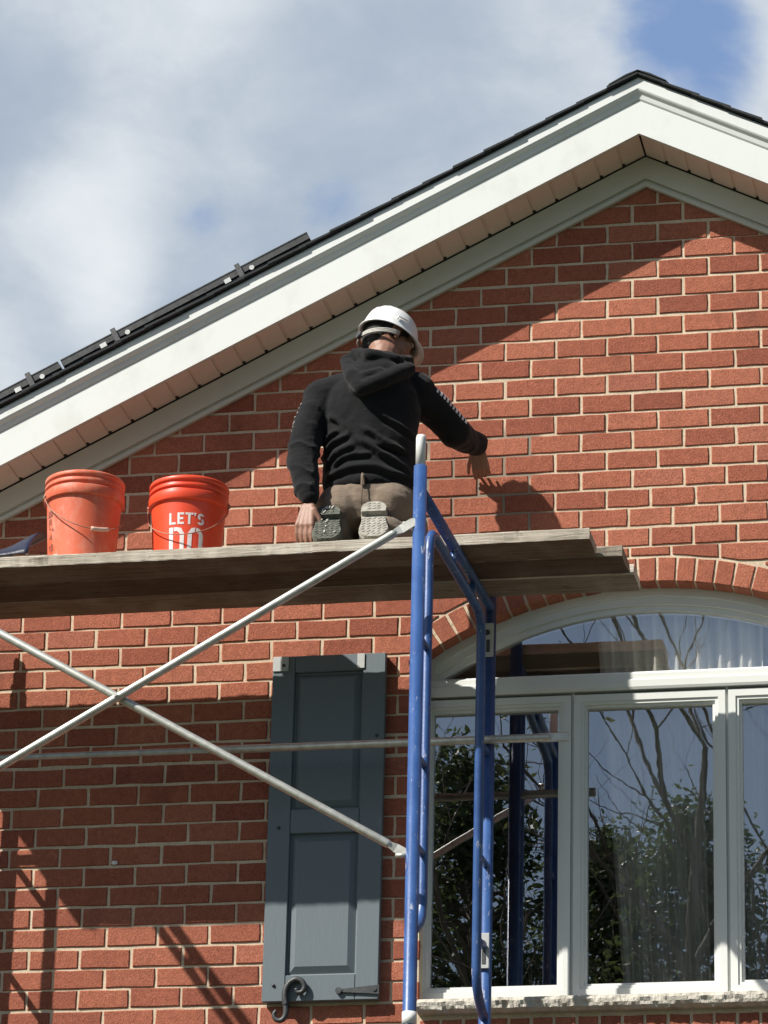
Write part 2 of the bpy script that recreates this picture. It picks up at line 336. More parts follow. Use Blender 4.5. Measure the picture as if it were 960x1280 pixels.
M = dict(
    brick=mat_brick(), mortar=mat_mortar(), blue=mat_blue(), wood=mat_wood("sunlit tone plank wood", [(.22, (.16, .135, .11)), (.42, (.31, .275, .23)), (.6, (.42, .38, .325)), (.8, (.52, .485, .42))], (.55, .52, .455)),  # plank edge and top: paler copy, sunlight put into the colour
    wood_shaded=mat_wood("shade tone plank underside", [(.25, (.065, .048, .036)), (.45, (.125, .095, .070)), (.6, (.17, .132, .10)), (.8, (.235, .195, .15))], (.24, .215, .18)), glass=mat_glass(), sheer=mat_sheer("sheer curtain", .35), drape=mat_sheer("pale drape", .04),  # plank underside: darker copy, shade put into the colour
    white=mat_white("white aluminium trim", (.665, .69, .665), (.50, .515, .475), .75), vinyl=mat_white("white window vinyl", (.70, .71, .675), (.58, .58, .53), .35),
    cream=mat_white("frieze trim", (.56, .575, .51), (.45, .47, .41), .4),
    soffit=simple("soffit vinyl", (.66, .575, .495), (.72, .63, .545), .55, 9, bstr=.1, bscale=30),
    groove=simple("dark vent gap", (.03, .026, .022), None, .9),
    shingle=simple("dark roof shingles", (.022, .026, .028), (.05, .054, .056), .95, 300, bstr=.9, bscale=420, bdist=.004),
    shutter=simple("blue grey shutter paint", (.112, .140, .156), (.128, .158, .174), .48, 5, bstr=.10, bscale=2.2, bdist=.004, stretch=(60, 60, 4)),
    plate=simple("bare grey plate", (.40, .41, .40), (.48, .49, .48), .6, 20),
    iron=simple("black wrought iron", (.035, .038, .04), (.07, .073, .075), .5, 40, metal=.3, bstr=.4, bscale=120),
    galv=simple("galvanised tube", (.42, .42, .38), (.62, .62, .56), .42, 30, metal=.55, bstr=.15, bscale=90),
    pin=mat_white("white painted pin", (.74, .74, .71), (.45, .44, .42), .9),
    stone=simple("rock faced limestone", (.42, .39, .33), (.58, .545, .47), .92, 14, bstr=.9, bscale=70, bdist=.008),
    orange=mat_bucket("orange bucket plastic", (.72, .062, .022), (.80, .082, .030), .38, .60),
    orange_old=mat_bucket("faded orange bucket plastic", (.62, .115, .05), (.74, .15, .07), .5, .48),
    print=simple("white stencil print", (.62, .58, .56), (.82, .80, .78), .55, 60),
    label=simple("worn dark print", (.16, .06, .045), (.42, .09, .05), .6, 70),
    wire=simple("bail wire", (.26, .10, .06), (.42, .22, .15), .5, 60),
    grip=simple("bail grip plastic", (.52, .34, .26), (.66, .47, .38), .6, 50),
    hoodie=mat_fabric("black sweatshirt", (.0085, .0085, .0095), (.0125, .0125, .0135), 500, .35),
    trousers=mat_fabric("brown work trousers", (.16, .122, .092), (.215, .168, .128), 600, .35, .95, (.26, .22, .18)),
    skin=simple("skin", (.235, .118, .078), (.31, .16, .11), .55, 30, bstr=.15, bscale=200),
    hair=simple("dark hair", (.010, .009, .008), (.022, .019, .016), .8, 200, bstr=.8, bscale=300),
    hat=simple("white hard hat shell", (.78, .79, .78), (.84, .85, .84), .28, 5),
    strap=simple("grey hat suspension", (.42, .40, .37), (.55, .53, .48), .6, 60),
    boot=simple("scuffed boot leather", (.055, .058, .042), (.12, .118, .088), .8, 45, bstr=.4, bscale=90),
    sole=simple("dusty boot sole", (.05, .056, .045), (.135, .135, .11), .9, 60, bstr=.6, bscale=150),
    sole_pale=simple("pale plaster caked sole", (.21, .20, .165), (.40, .38, .33), .9, 40, bstr=.6, bscale=90),
    dust=simple("plaster dust", (.45, .44, .39), (.62, .60, .54), .95, 60),
    tarp=simple("navy tarpaulin", (.005, .008, .026), (.010, .015, .042), .45, 8, bstr=.3, bscale=30, bdist=.01),
    hem=simple("pale tarp hem", (.40, .42, .46), (.55, .56, .58), .6, 30),
    solar=simple("solar cell glass", (.006, .008, .014), (.012, .015, .026), .12, 10),
    alu=simple("dark anodised frame", (.035, .036, .036), (.075, .076, .074), .4, 40, metal=.5),
    clampm=simple("bare aluminium clamp", (.5, .5, .47), (.66, .66, .62), .35, 40, metal=.6),
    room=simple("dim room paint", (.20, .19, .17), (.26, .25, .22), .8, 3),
    grass=simple("lawn grass", (.025, .042, .013), (.055, .075, .026), .9, 3, bstr=.8, bscale=60, bdist=.03),
    bounce=simple("dark bounce asphalt", (.045, .044, .042), (.07, .068, .064), .9, 4, bstr=.3, bscale=60),  # for the added bounce slab, kept dark to weaken the fill
    bark=simple("tree bark", (.07, .055, .042), (.14, .115, .09), .9, 12, bstr=.7, bscale=30, bdist=.02),
    leaf=mat_leaf("evergreen leaves", (.018, .035, .012), (.075, .10, .04)),
    leaf2=mat_leaf("young leaves", (.06, .085, .03), (.13, .14, .06)),
)

# ------------------------------------------------------------------ ground
g = MB().add([(-400, -400, 0), (400, -400, 0), (400, 400, 0), (-400, 400, 0)], [(0, 1, 2, 3)]).build("lawn", M['grass']); tag(g, kind='structure')
g = MB().box(-3.5, 3.5, -13, -.6, .004, .02).build("bounce_slab", M['bounce']); tag(g, kind='structure')  # unseen slab, added for the light it bounces up at the house

# ------------------------------------------------------------------ house
PV, PU, Z0 = .08393, .21, 8.737          # course height, brick pitch, centre of the top course
XA, SL = .06, .502                       # gable axis, roof slope
XC, RI, RE, ZC = .06, 1.62, 1.72, 5.497  # brick arch: centre, inner and outer radius, centre height
JL, JR = -.835, .955                     # brick jambs of the window opening
SILL = 5.43
house = thing("brick_house", "red brick gable house wall with white eaves, arched window and grey shutter", "house", (XA, 0, 0))
def roofz(x, apex): return apex - SL * abs(x - XA)
HW = 4.4
def arc(r, zc, x0, x1, n):
    a0, a1 = math.asin((x0 - XC) / r), math.asin((x1 - XC) / r)
    return [(XC + r * math.sin(a0 + (a1 - a0) * i / n), zc + r * math.cos(a0 + (a1 - a0) * i / n)) for i in range(n + 1)]
def wall():
    outer = [(XA - HW, 0), (XA + HW, 0), (XA + HW, roofz(XA + HW, 9.0)), (XA, 9.0), (XA - HW, roofz(XA - HW, 9.0))]
    hole = [(JL, SILL - .06), (JR, SILL - .06)] + list(reversed(arc(RI + .05, ZC, JL - .02, JR + .02, 24)))
    loops = [[Vector((x, z, 0)) for x, z in outer], [Vector((x, z, 0)) for x, z in hole]]
    tri = geometry.tessellate_polygon(loops); flat = outer + hole; n = len(flat)
    mb = MB(); yf, yb = .0052, .24
    mb.add([(x, yf, z) for x, z in flat] + [(x, yb, z) for x, z in flat], [t for t in tri] + [tuple(i + n for i in reversed(t)) for t in tri])
    for base, cnt in ((0, len(outer)), (len(outer), len(hole))):
        for i in range(cnt):
            a, b_ = base + i, base + (i + 1) % cnt
            mb.add([(flat[a][0], yf, flat[a][1]), (flat[b_][0], yf, flat[b_][1]), (flat[b_][0], yb, flat[b_][1]), (flat[a][0], yb, flat[a][1])], [(0, 1, 2, 3)])
    for sx in (XA - HW, XA + HW - .24): mb.box(sx, sx + .24, .2415, 8, 0, 6.7)
    mb.box(XA - HW, XA + HW, 8.0015, 8.24, 0, 6.7)
    mb.build("wall", M['mortar'], house, True)
wall()

def brick_mesh(poly, depth=.02, ch=.0032, jit=.0017, y0=0.0):
    """polygon (x,z) -> chamfered brick whose face lies at y0"""
    n = len(poly); P = []
    for i, (x, z) in enumerate(poly):        # add a midpoint to long edges, jitter outline
        q = poly[(i + 1) % n]; P.append((x, z)); d = math.hypot(q[0] - x, q[1] - z)
        k = 2 if d > .12 else (1 if d > .05 else 0)
        for t in range(1, k + 1): P.append((x + (q[0] - x) * t / (k + 1), z + (q[1] - z) * t / (k + 1)))
    P = [(x + random.uniform(-jit, jit), z + random.uniform(-jit, jit)) for x, z in P]
    cx = sum(p[0] for p in P) / len(P); cz = sum(p[1] for p in P) / len(P)
    hx = max(abs(p[0] - cx) for p in P); hz = max(abs(p[1] - cz) for p in P)
    fx, fz = 1 - ch / max(hx, .01), 1 - ch / max(hz, .01)
    n = len(P)
    v = [(cx + (x - cx) * fx, y0 + random.uniform(-.0004, .0004), cz + (z - cz) * fz) for x, z in P] + [(x, y0 + ch, z) for x, z in P] + [(x, y0 + depth, z) for x, z in P]
    f = [tuple(range(n))]
    for r in (0, 1): f += [(r * n + i, (r + 1) * n + i, (r + 1) * n + (i + 1) % n, r * n + (i + 1) % n) for i in range(n)]
    return v, f
def rect(x0, x1, z0, z1): return [(x0, z0), (x1, z0), (x1, z1), (x0, z1)]
def clip(poly, px, pz, nx, nz):
    out = []
    for i, a in enumerate(poly):
        b_ = poly[(i + 1) % len(poly)]
        da = (a[0] - px) * nx + (a[1] - pz) * nz; db = (b_[0] - px) * nx + (b_[1] - pz) * nz
        if da >= 0: out.append(a)
        if da * db < 0: t = da / (da - db); out.append((a[0] + (b_[0] - a[0]) * t, a[1] + (b_[1] - a[1]) * t))
    return out
JT = .0110
BL, BH = PU - JT, PV - JT
variants = []
for i in range(10):
    v, f = brick_mesh(rect(-BL / 2, BL / 2, -BH / 2, BH / 2))
    me = MB().add(v, f).mesh("brick"); me.materials.append(M['brick']); variants.append((me, v, f))
OV = {13: (1.3, [1.5, 2.37, 3.3, 4.2]), 14: (.9, [1, 1.81, 2.63, 3.5]), 15: (-.6, [-.5, .35, 1.22, 2.16, 3.05]), 16: (-1.2, [-1, -.07, .78, 1.67, 2.61, 3.5]), 17: (-.6, [-.5, .35, 1.17, 2.02, 2.9]), 18: (-.6, [-.5, -.05, .74, 1.67, 2.7, 3.6])}
def px_of(x, y, z):
    d = Vector((x, y, z)) - cm.translation; zz = d.dot(fw)
    return 480 + 5000 * d.dot(r2) / zz, 640 - 5000 * d.dot(u2) / zz
def occluded(px, py):
    if 340 < px < 478 and 822 < py < 1250: return True
    if py > 690 and py < 765 and px < 780: return True
    if (64 < px < 155 or 194 < px < 282) and 605 < py < 690: return True
    if 400 < px < 520 and 450 < py < 680: return True
    return False
cand, rest = [], []
for j in range(-2, 105):
    zc = Z0 - j * PV + random.uniform(-.0016, .0016)
    off = 0 if j % 2 == 0 else .5
    joints = [i + off for i in range(-23, 23)]
    if j in OV:
        thr, extra = OV[j]
        joints = [q for q in joints if q < thr] + extra; nxt = extra[-1] + 1
        while nxt < 22: joints.append(nxt); nxt += 1
    for a, b_ in zip(joints, joints[1:]):
        x0, x1 = a * PU + JT / 2, b_ * PU - JT / 2
        if x0 < XA - HW: x0 = XA - HW
        if x1 > XA + HW: x1 = XA + HW
        if x1 - x0 < .03: continue
        z0, z1 = zc - BH / 2, zc + BH / 2
        top = 8.94
        if z0 > max(roofz(x0, top), roofz(x1, top)) and not (x0 < XA < x1 and z0 < top): continue
        full = abs((b_ - a) - 1) < .001
        poly = rect(x0, x1, z0, z1)
        if z1 > min(roofz(x0, 8.98), roofz(x1, 8.98)):
            s = 1 if (x0 + x1) / 2 < XA else -1
            poly = clip(poly, XA, 8.98, s * SL, -1); full = False
        cx, cz = (x0 + x1) / 2, zc
        # window opening
        if SILL - .25 < z1:
            dmin = math.hypot(max(x0, min(XC, x1)) - XC, z0 - ZC)
            if z0 < 6.90 and z1 > 5.36:
                if x1 > JL - .008 and x0 < JR + .008:
                    full = False
                    if z1 > 6.86:
                        jl, jr = JL - .06, JR + .06
                    else: jl, jr = JL, JR
                    if z0 < 5.435 and z1 < 5.46: jl, jr = JL - .0, JR
                    if x0 < jl - .02: poly = clip(poly, jl, 0, -1, 0)
                    elif x1 > jr + .02: poly = clip(poly, jr, 0, 1, 0)
                    else: continue
            elif z0 >= 6.90:
                inside = [math.hypot(x - XC, z - ZC) < RE + .012 for x, z in poly] + [abs(x0 - XC) < 3 and math.hypot(cx - XC, z0 - ZC) < RE + .012]
                if z1 < ZC + RE + .12 and any(inside) :
                    full = False
                    if all(inside): continue
                    ang = math.atan2(cx - XC, max(.2, zc - ZC)); nx, nz = math.sin(ang), math.cos(ang); rr = RE + .012
                    poly = clip(poly, XC + rr * nx, ZC + rr * nz, nx, nz)
            else:
                pass
            if z1 <= 5.36 and z1 > 5.05 and x1 > -.84 and x0 < .96:
                full = False
                if x0 < -.86: poly = clip(poly, -.848, 0, -1, 0)
                elif x1 > .98: poly = clip(poly, .968, 0, 1, 0)
                else: continue
            elif 5.30 < z1 <= 5.40 and x1 > -.84 and x0 < .96 and z0 > 5.30: pass
        if len(poly) < 3: continue
        ar = abs(sum(poly[i][0] * poly[(i + 1) % len(poly)][1] - poly[(i + 1) % len(poly)][0] * poly[i][1] for i in range(len(poly)))) / 2
        if ar < .0006: continue
        px, py = px_of(cx, 0, cz)
        vis = -20 < px < 980 and -20 < py < 1290
        item = (full, cx, cz, poly)
        if vis and not occluded(px, py) and ar > .002: cand.append((-ar * (1 if 0 < px < 960 else .4), item))
        else: rest.append(item)
cand.sort(key=lambda t: t[0])
singles = [c[1] for c in cand[:300]]; rest += [c[1] for c in cand[300:]]
for full, cx, cz, poly in singles:
    if full:
        o = bpy.data.objects.new("brick", random.choice(variants)[0]); col.objects.link(o); o.parent = house
        o.location = (cx - XA, random.uniform(-.0012, .0012), cz + random.uniform(-.0017, .0017) + .002 * noise.noise((cx * .9, cz * 12, 0)))
        o.rotation_euler = (random.gauss(0, .004), random.gauss(0, .0035), random.gauss(0, .003))
        if random.random() < .5: o.scale.x = 1 + random.uniform(-.012, .006)
    else:
        v, f = brick_mesh(poly); me = MB().add(v, f).mesh("brick"); me.materials.append(M['brick'])
        o = bpy.data.objects.new("brick", me); col.objects.link(o); o.parent = house; o.location = (-XA, random.uniform(-.001, .001), 0)
mb = MB()
for full, cx, cz, poly in rest:
    if full:
        me, v, f = random.choice(variants); dy = random.uniform(-.0012, .0012); a = random.gauss(0, .003)
        mb.add([(cx + x, y + dy + x * a, cz + z + x * a) for x, y, z in v], f)
    else:
        v, f = brick_mesh(poly); mb.add(v, f)
o = mb.build("brick_field", M['brick'], house); tag(o, kind='stuff')
# arch of bricks on edge
na = 25; amax = math.asin((XC - JL) / RI)
for i in range(na):
    a0 = -amax + 2 * amax * i / na + .0034; a1 = -amax + 2 * amax * (i + 1) / na - .0034
    poly = [(XC + r * math.sin(a), ZC + r * math.cos(a)) for r, a in ((RI, a0), (RI, a1), (RE, a1), (RE, a0))]
    v, f = brick_mesh(poly, .115); MB().add([(x, y + random.uniform(0, .002) * 0, z) for x, y, z in v], f).build("arch_brick", M['brick'], house)
mb = MB()
pts_i = arc(RI + .006, ZC, JL - .0, JR + .0, 40); pts_o = arc(RE, ZC, JL - .05, JR + .05, 40)
for k in range(40):
    a, b_, c, d = pts_i[k], pts_i[k + 1], pts_o[k + 1], pts_o[k]
    mb.add([(x, y, z) for y in (.006, .11) for x, z in (a, b_, c, d)], [(0, 1, 2, 3), (4, 7, 6, 5), (0, 4, 5, 1), (2, 6, 7, 3)])
mb.build("arch_mortar", M['mortar'], house, True)
# row of bricks on end under the sill
x = JL
while x < JR - .02:
    v, f = brick_mesh(rect(x + .006, min(x + .082, JR), 5.155, 5.347)); MB().add(v, f).build("sill_brick", M['brick'], house); x += .0885
# stone sill, rock faced
def sill():
    mb = MB(); nx = 220; prof = [(.10, 5.425), (-.012, 5.428), (-.045, 5.418), (-.052, 5.405), (-.05, 5.39), (-.046, 5.378), (-.03, 5.366), (.10, 5.362)]
    vs_ = []
    for i in range(nx + 1):
        xx = -.832 + 1.784 * i / nx
        for k, (y, z) in enumerate(prof):
            a = 1 if 1 < k < 7 else 0
            n_ = noise.noise((xx * 22 + z * 30, y * 20, z * 40)) + .6 * noise.noise((xx * 60 + z * 60, 3, z * 90))
            vs_.append((xx, y - a * .011 * n_, z + a * .004 * noise.noise((xx * 40, 9, k))))
    n = len(prof)
    fs = [(i * n + k, (i + 1) * n + k, (i + 1) * n + k + 1, i * n + k + 1) for i in range(nx) for k in range(n - 1)]
    mb.add(vs_, fs); mb.add(vs_[:n], [tuple(range(n))]); mb.add(vs_[-n:], [tuple(reversed(range(n)))])
    mb.build("window_sill", M['stone'], house, True)
sill()
MB().add([(XX, 0, zz) for XX, zz in ((-.005, 0), (.012, .004), (.010, .016), (-.008, .018), (-.014, .008))] + [(0, -.006, .009)], [(i, (i + 1) % 5, 5) for i in range(5)]).build("mortar_blob", M['pin'], house, True).location = (-2.08, -.001, 6.012)

# ------------------------------------------------------------------ roof edge
def rake_prism(name, prof, mat, side, length=4.75, apexx=XA):
    """profile [(y, z above apex reference)] swept down one slope from the gable axis"""
    mb = MB(); n = len(prof)
    vs_ = []
    segs = 14
    for s in range(segs + 1):
        d = length * s / segs
        for y, z in prof: vs_.append((apexx + side * d, y, z - SL * d))
    fs = [(s * n + k, s * n + (k + 1) % n, (s + 1) * n + (k + 1) % n, (s + 1) * n + k) for s in range(segs) for k in range(n)]
    fs += [tuple(range(n)), tuple(segs * n + k for k in reversed(range(n)))]
    return mb.add(vs_, fs).build(name, mat, house, True)
for side in (-1, 1):
    rake_prism("frieze_board", [(-.030, 8.887), (-.030, 8.983), (-.0015, 8.983), (-.0015, 8.887)], M['cream'], side)
    rake_prism("frieze_bead", [(-.020, 8.855), (-.022, 8.872), (-.014, 8.8865), (-.0015, 8.8865), (-.0015, 8.855)], M['cream'], side)
    rake_prism("fascia", [(-.240, 8.988), (-.240, 9.168), (-.214, 9.168), (-.214, 9.005), (-.222, 9.003), (-.222, 8.988)], M['white'], side)
    rake_prism("drip_edge", [(-.262, 9.176), (-.266, 9.183), (-.266, 9.226), (-.258, 9.238), (-.2415, 9.240), (-.2415, 9.140), (-.246, 9.146), (-.250, 9.165)], M['white'], side)
# soffit: narrow ribbed panels, each a piece
PW = .1045
def soffit_me():
    mb = MB(); w = PW - .0012
    pr = [(0, .0), (.004, .004), (w - .011, .004), (w - .009, .012), (w - .004, .012), (w - .002, 0.004), (w, 0)]
    # lower faces at z = -.004, groove deeper
    prof = [(0, 0.012), (0, -.003), (w - .012, -.003), (w - .010, .0015), (w - .003, .0015), (w - .001, -.002), (w, -.002), (w, .012)]
    n = len(prof)
    y0, y1 = -.2135, -.031
    mb.add([(x, y0, z) for x, z in prof] + [(x, y1, z) for x, z in prof], [(i, i + n, (i + 1) % n + n, (i + 1) % n) for i in range(n)] + [tuple(range(n)), tuple(reversed(range(n, 2 * n)))])
    me = mb.mesh("soffit_panel"); me.materials.append(M['soffit'])
    bm = bmesh.new(); bm.from_mesh(me); bmesh.ops.recalc_face_normals(bm, faces=bm.faces); bm.to_mesh(me); bm.free(); return me
PWG = .0012
sme = soffit_me()
sa = math.atan(SL); notch = MB()
for side in (-1, 1):
    k = 0
    while (k + 1) * PW < 4.7 / math.cos(sa):
        d = k * PW + .006
        o = bpy.data.objects.new("soffit_panel", sme); col.objects.link(o); o.parent = house
        # local x runs down the slope
        ax = Vector((side * math.cos(sa), 0, -math.sin(sa))); az = Vector((side * math.sin(sa), 0, math.cos(sa))); ay = az.cross(ax)
        mt = Matrix((ax, ay, az)).transposed().to_4x4()
        if side < 0: mt = Matrix((ax, Vector((0, 1, 0)), az)).transposed().to_4x4()
        else: mt = Matrix((ax, Vector((0, 1, 0)), az)).transposed().to_4x4()
        mt.translation = Vector((XA + side * d * math.cos(sa) - XA, 0, 8.9945 - d * math.sin(sa)))
        o.matrix_basis = mt
        q = Vector((XA + side * (d + PW - .010) * math.cos(sa), -.036, 8.9955 - (d + PW - .010) * math.sin(sa)))
        notch.box(q.x - .007, q.x + .007, -.046, -.0315, q.z - .0065, q.z + .004)
        k += 1
tag(notch.build("soffit_vent_gap", M['groove'], house), kind='stuff')
# roof deck and shingle courses
mb = MB()
for side in (-1, 1):
    L_ = 4.85
    a = [(XA, 9.238), (XA + side * L_, 9.238 - SL * L_), (XA + side * L_, 9.258 - SL * L_), (XA, 9.258)]
    mb.add([(x, y, z - .018) for y in (-.20, 8.4) for x, z in a], [(0, 1, 2, 3), (7, 6, 5, 4), (0, 4, 5, 1), (1, 5, 6, 2), (2, 6, 7, 3), (3, 7, 4, 0)])
roof = mb.build("roof", simple("roof deck felt", (.03, .03, .03), (.04, .04, .04), .9), house, True)
EXPO = .143
for side in (-1, 1):
    for k in range(38):
        d0, d1 = (k - .25) * EXPO * math.cos(sa), (k + 1) * EXPO * math.cos(sa)
        d0 = max(d0, 0.0)
        zt = 9.240; yo = -.284 + random.uniform(-.004, .004)
        p = [(XA + side * d0, zt - SL * d0 + .001), (XA + side * d1, zt - SL * d1 + .0055), (XA + side * d1, zt - SL * d1 + .0165), (XA + side * d0, zt - SL * d0 + .0085)]
        m_ = MB().add([(x, y, z) for y in (yo, 8.45) for x, z in p], [(0, 1, 2, 3), (7, 6, 5, 4), (0, 4, 5, 1), (1, 5, 6, 2), (2, 6, 7, 3), (3, 7, 4, 0)])
        m_.build("shingle_course", M['shingle'], roof, True)
m_ = MB().add([(XA + dx, y, 9.243 + dz) for y in (-.288, 8.46) for dx, dz in ((-.12, -.0465), (0, .012), (.12, -.0465), (.12, -.0435), (.05, -.004), (0, .0145), (-.05, -.004), (-.12, -.0435))],
              [tuple(range(8)), tuple(reversed(range(8, 16)))] + [(i, i + 8, (i + 1) % 8 + 8, (i + 1) % 8) for i in range(8)])
m_.build("ridge_cap", M['shingle'], roof, True)

# ------------------------------------------------------------------ window
def frame_rect(mb, x0, x1, z0, z1, w, y0, y1, wl=None):
    """mitred rectangular frame with a stepped face"""
    for (ins, ya, yb, wid) in ((0, y0, y1, w * .55), (w * .55, y0 + .006, y1, w * .25), (w * .80, y0 + .016, y1, w * .20)):
        a = (x0 + ins, x1 - ins, z0 + ins, z1 - ins); b_ = (a[0] + wid, a[1] - wid, a[2] + wid, a[3] - wid)
        o = [(a[0], a[2]), (a[1], a[2]), (a[1], a[3]), (a[0], a[3])]; i_ = [(b_[0], b_[2]), (b_[1], b_[2]), (b_[1], b_[3]), (b_[0], b_[3])]
        vs_ = [(x, ya, z) for x, z in o] + [(x, ya, z) for x, z in i_] + [(x, yb, z) for x, z in i_] + [(x, yb, z) for x, z in o]
        fs = []
        for k in range(4):
            k2 = (k + 1) % 4
            fs += [(k, k2, 4 + k2, 4 + k), (4 + k, 4 + k2, 8 + k2, 8 + k), (k, 12 + k, 12 + k2, k2)]
        mb.add(vs_, fs)
YF = .085
def window():
    mb = MB()
    # arched casing: stepped rings
    zc = 5.512
    for r0, r1, y0 in ((1.650, 1.572, YF), (1.572, 1.540, YF + .010), (1.540, 1.516, YF + .022)):
        n = 44; xl, xr = JL - .035, JR + .035
        po = arc(r0, zc, xl, xr, n); pi = arc(r1, zc, xl, xr, n)
        vs_ = []
        for (a, b_) in zip(po, pi): vs_ += [(a[0], y0, a[1]), (b_[0], y0, b_[1]), (b_[0], .16, b_[1]), (a[0], .16, a[1])]
        mb.add(vs_, [(4 * i + k, 4 * i + (k + 1) % 4, 4 * i + 4 + (k + 1) % 4, 4 * i + 4 + k) for i in range(n) for k in range(4)])
    for x0, x1 in ((JL - .03, -.806), (JR - .029, JR + .03)): mb.box(x0, x1, YF + .001, .16, 6.70, 6.865)
    w = mb.build("window", M['vinyl'], house, True)
    # transom rail with a small moulding
    mr = MB(); pr = [(YF - .012, 6.690), (YF - .016, 6.70), (YF - .016, 6.728), (YF - .006, 6.735), (YF - .006, 6.758), (YF + .004, 6.768), (.16, 6.768), (.16, 6.690)]
    n = len(pr)
    mr.add([(x, y, z) for x in (JL - .03, JR + .03) for y, z in pr], [tuple(range(n)), tuple(reversed(range(n, 2 * n)))] + [(i, (i + 1) % n, (i + 1) % n + n, i + n) for i in range(n)])
    mr.build("transom_rail", M['vinyl'], w, True)
    for a, b_ in ((-.865, -.256), (-.244, .359), (.371, .985)):
        s = MB(); frame_rect(s, a, b_, 5.448, 6.678, .052, YF - .002, .15); s.build("sash", M['vinyl'], w, True)
        p = MB().add([(a + .04, .122, 5.485), (b_ - .04, .122, 5.485), (b_ - .04, .122, 6.645), (a + .04, .122, 6.645)], [(0, 1, 2, 3)]); p.build("pane", M['glass'], w)
    for x in (-.25, .365): MB().box(x - .0052, x + .0052, YF + .012, .15, 5.445, 6.689).build("mullion", M['vinyl'], w)
    MB().box(JL - .03, JR + .03, YF + .003, .16, 5.4285, 5.4475).build("bottom_rail", M['vinyl'], w)
    top = arc(1.530, zc, JL - .01, JR + .01, 30)
    p = MB(); vs_ = [(x, .122, z) for x, z in top] + [(JR + .01, .122, 6.755), (JL - .01, .122, 6.755)]; p.add(vs_, [tuple(range(len(vs_)))]); p.build("arch_pane", M['glass'], w)
window()
# dim room behind the glass
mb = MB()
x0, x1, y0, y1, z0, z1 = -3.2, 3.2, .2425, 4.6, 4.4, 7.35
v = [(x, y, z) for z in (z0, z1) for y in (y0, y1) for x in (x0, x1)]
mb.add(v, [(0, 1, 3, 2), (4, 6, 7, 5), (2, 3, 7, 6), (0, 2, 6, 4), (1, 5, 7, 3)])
mb.build("room", M['room'], house)

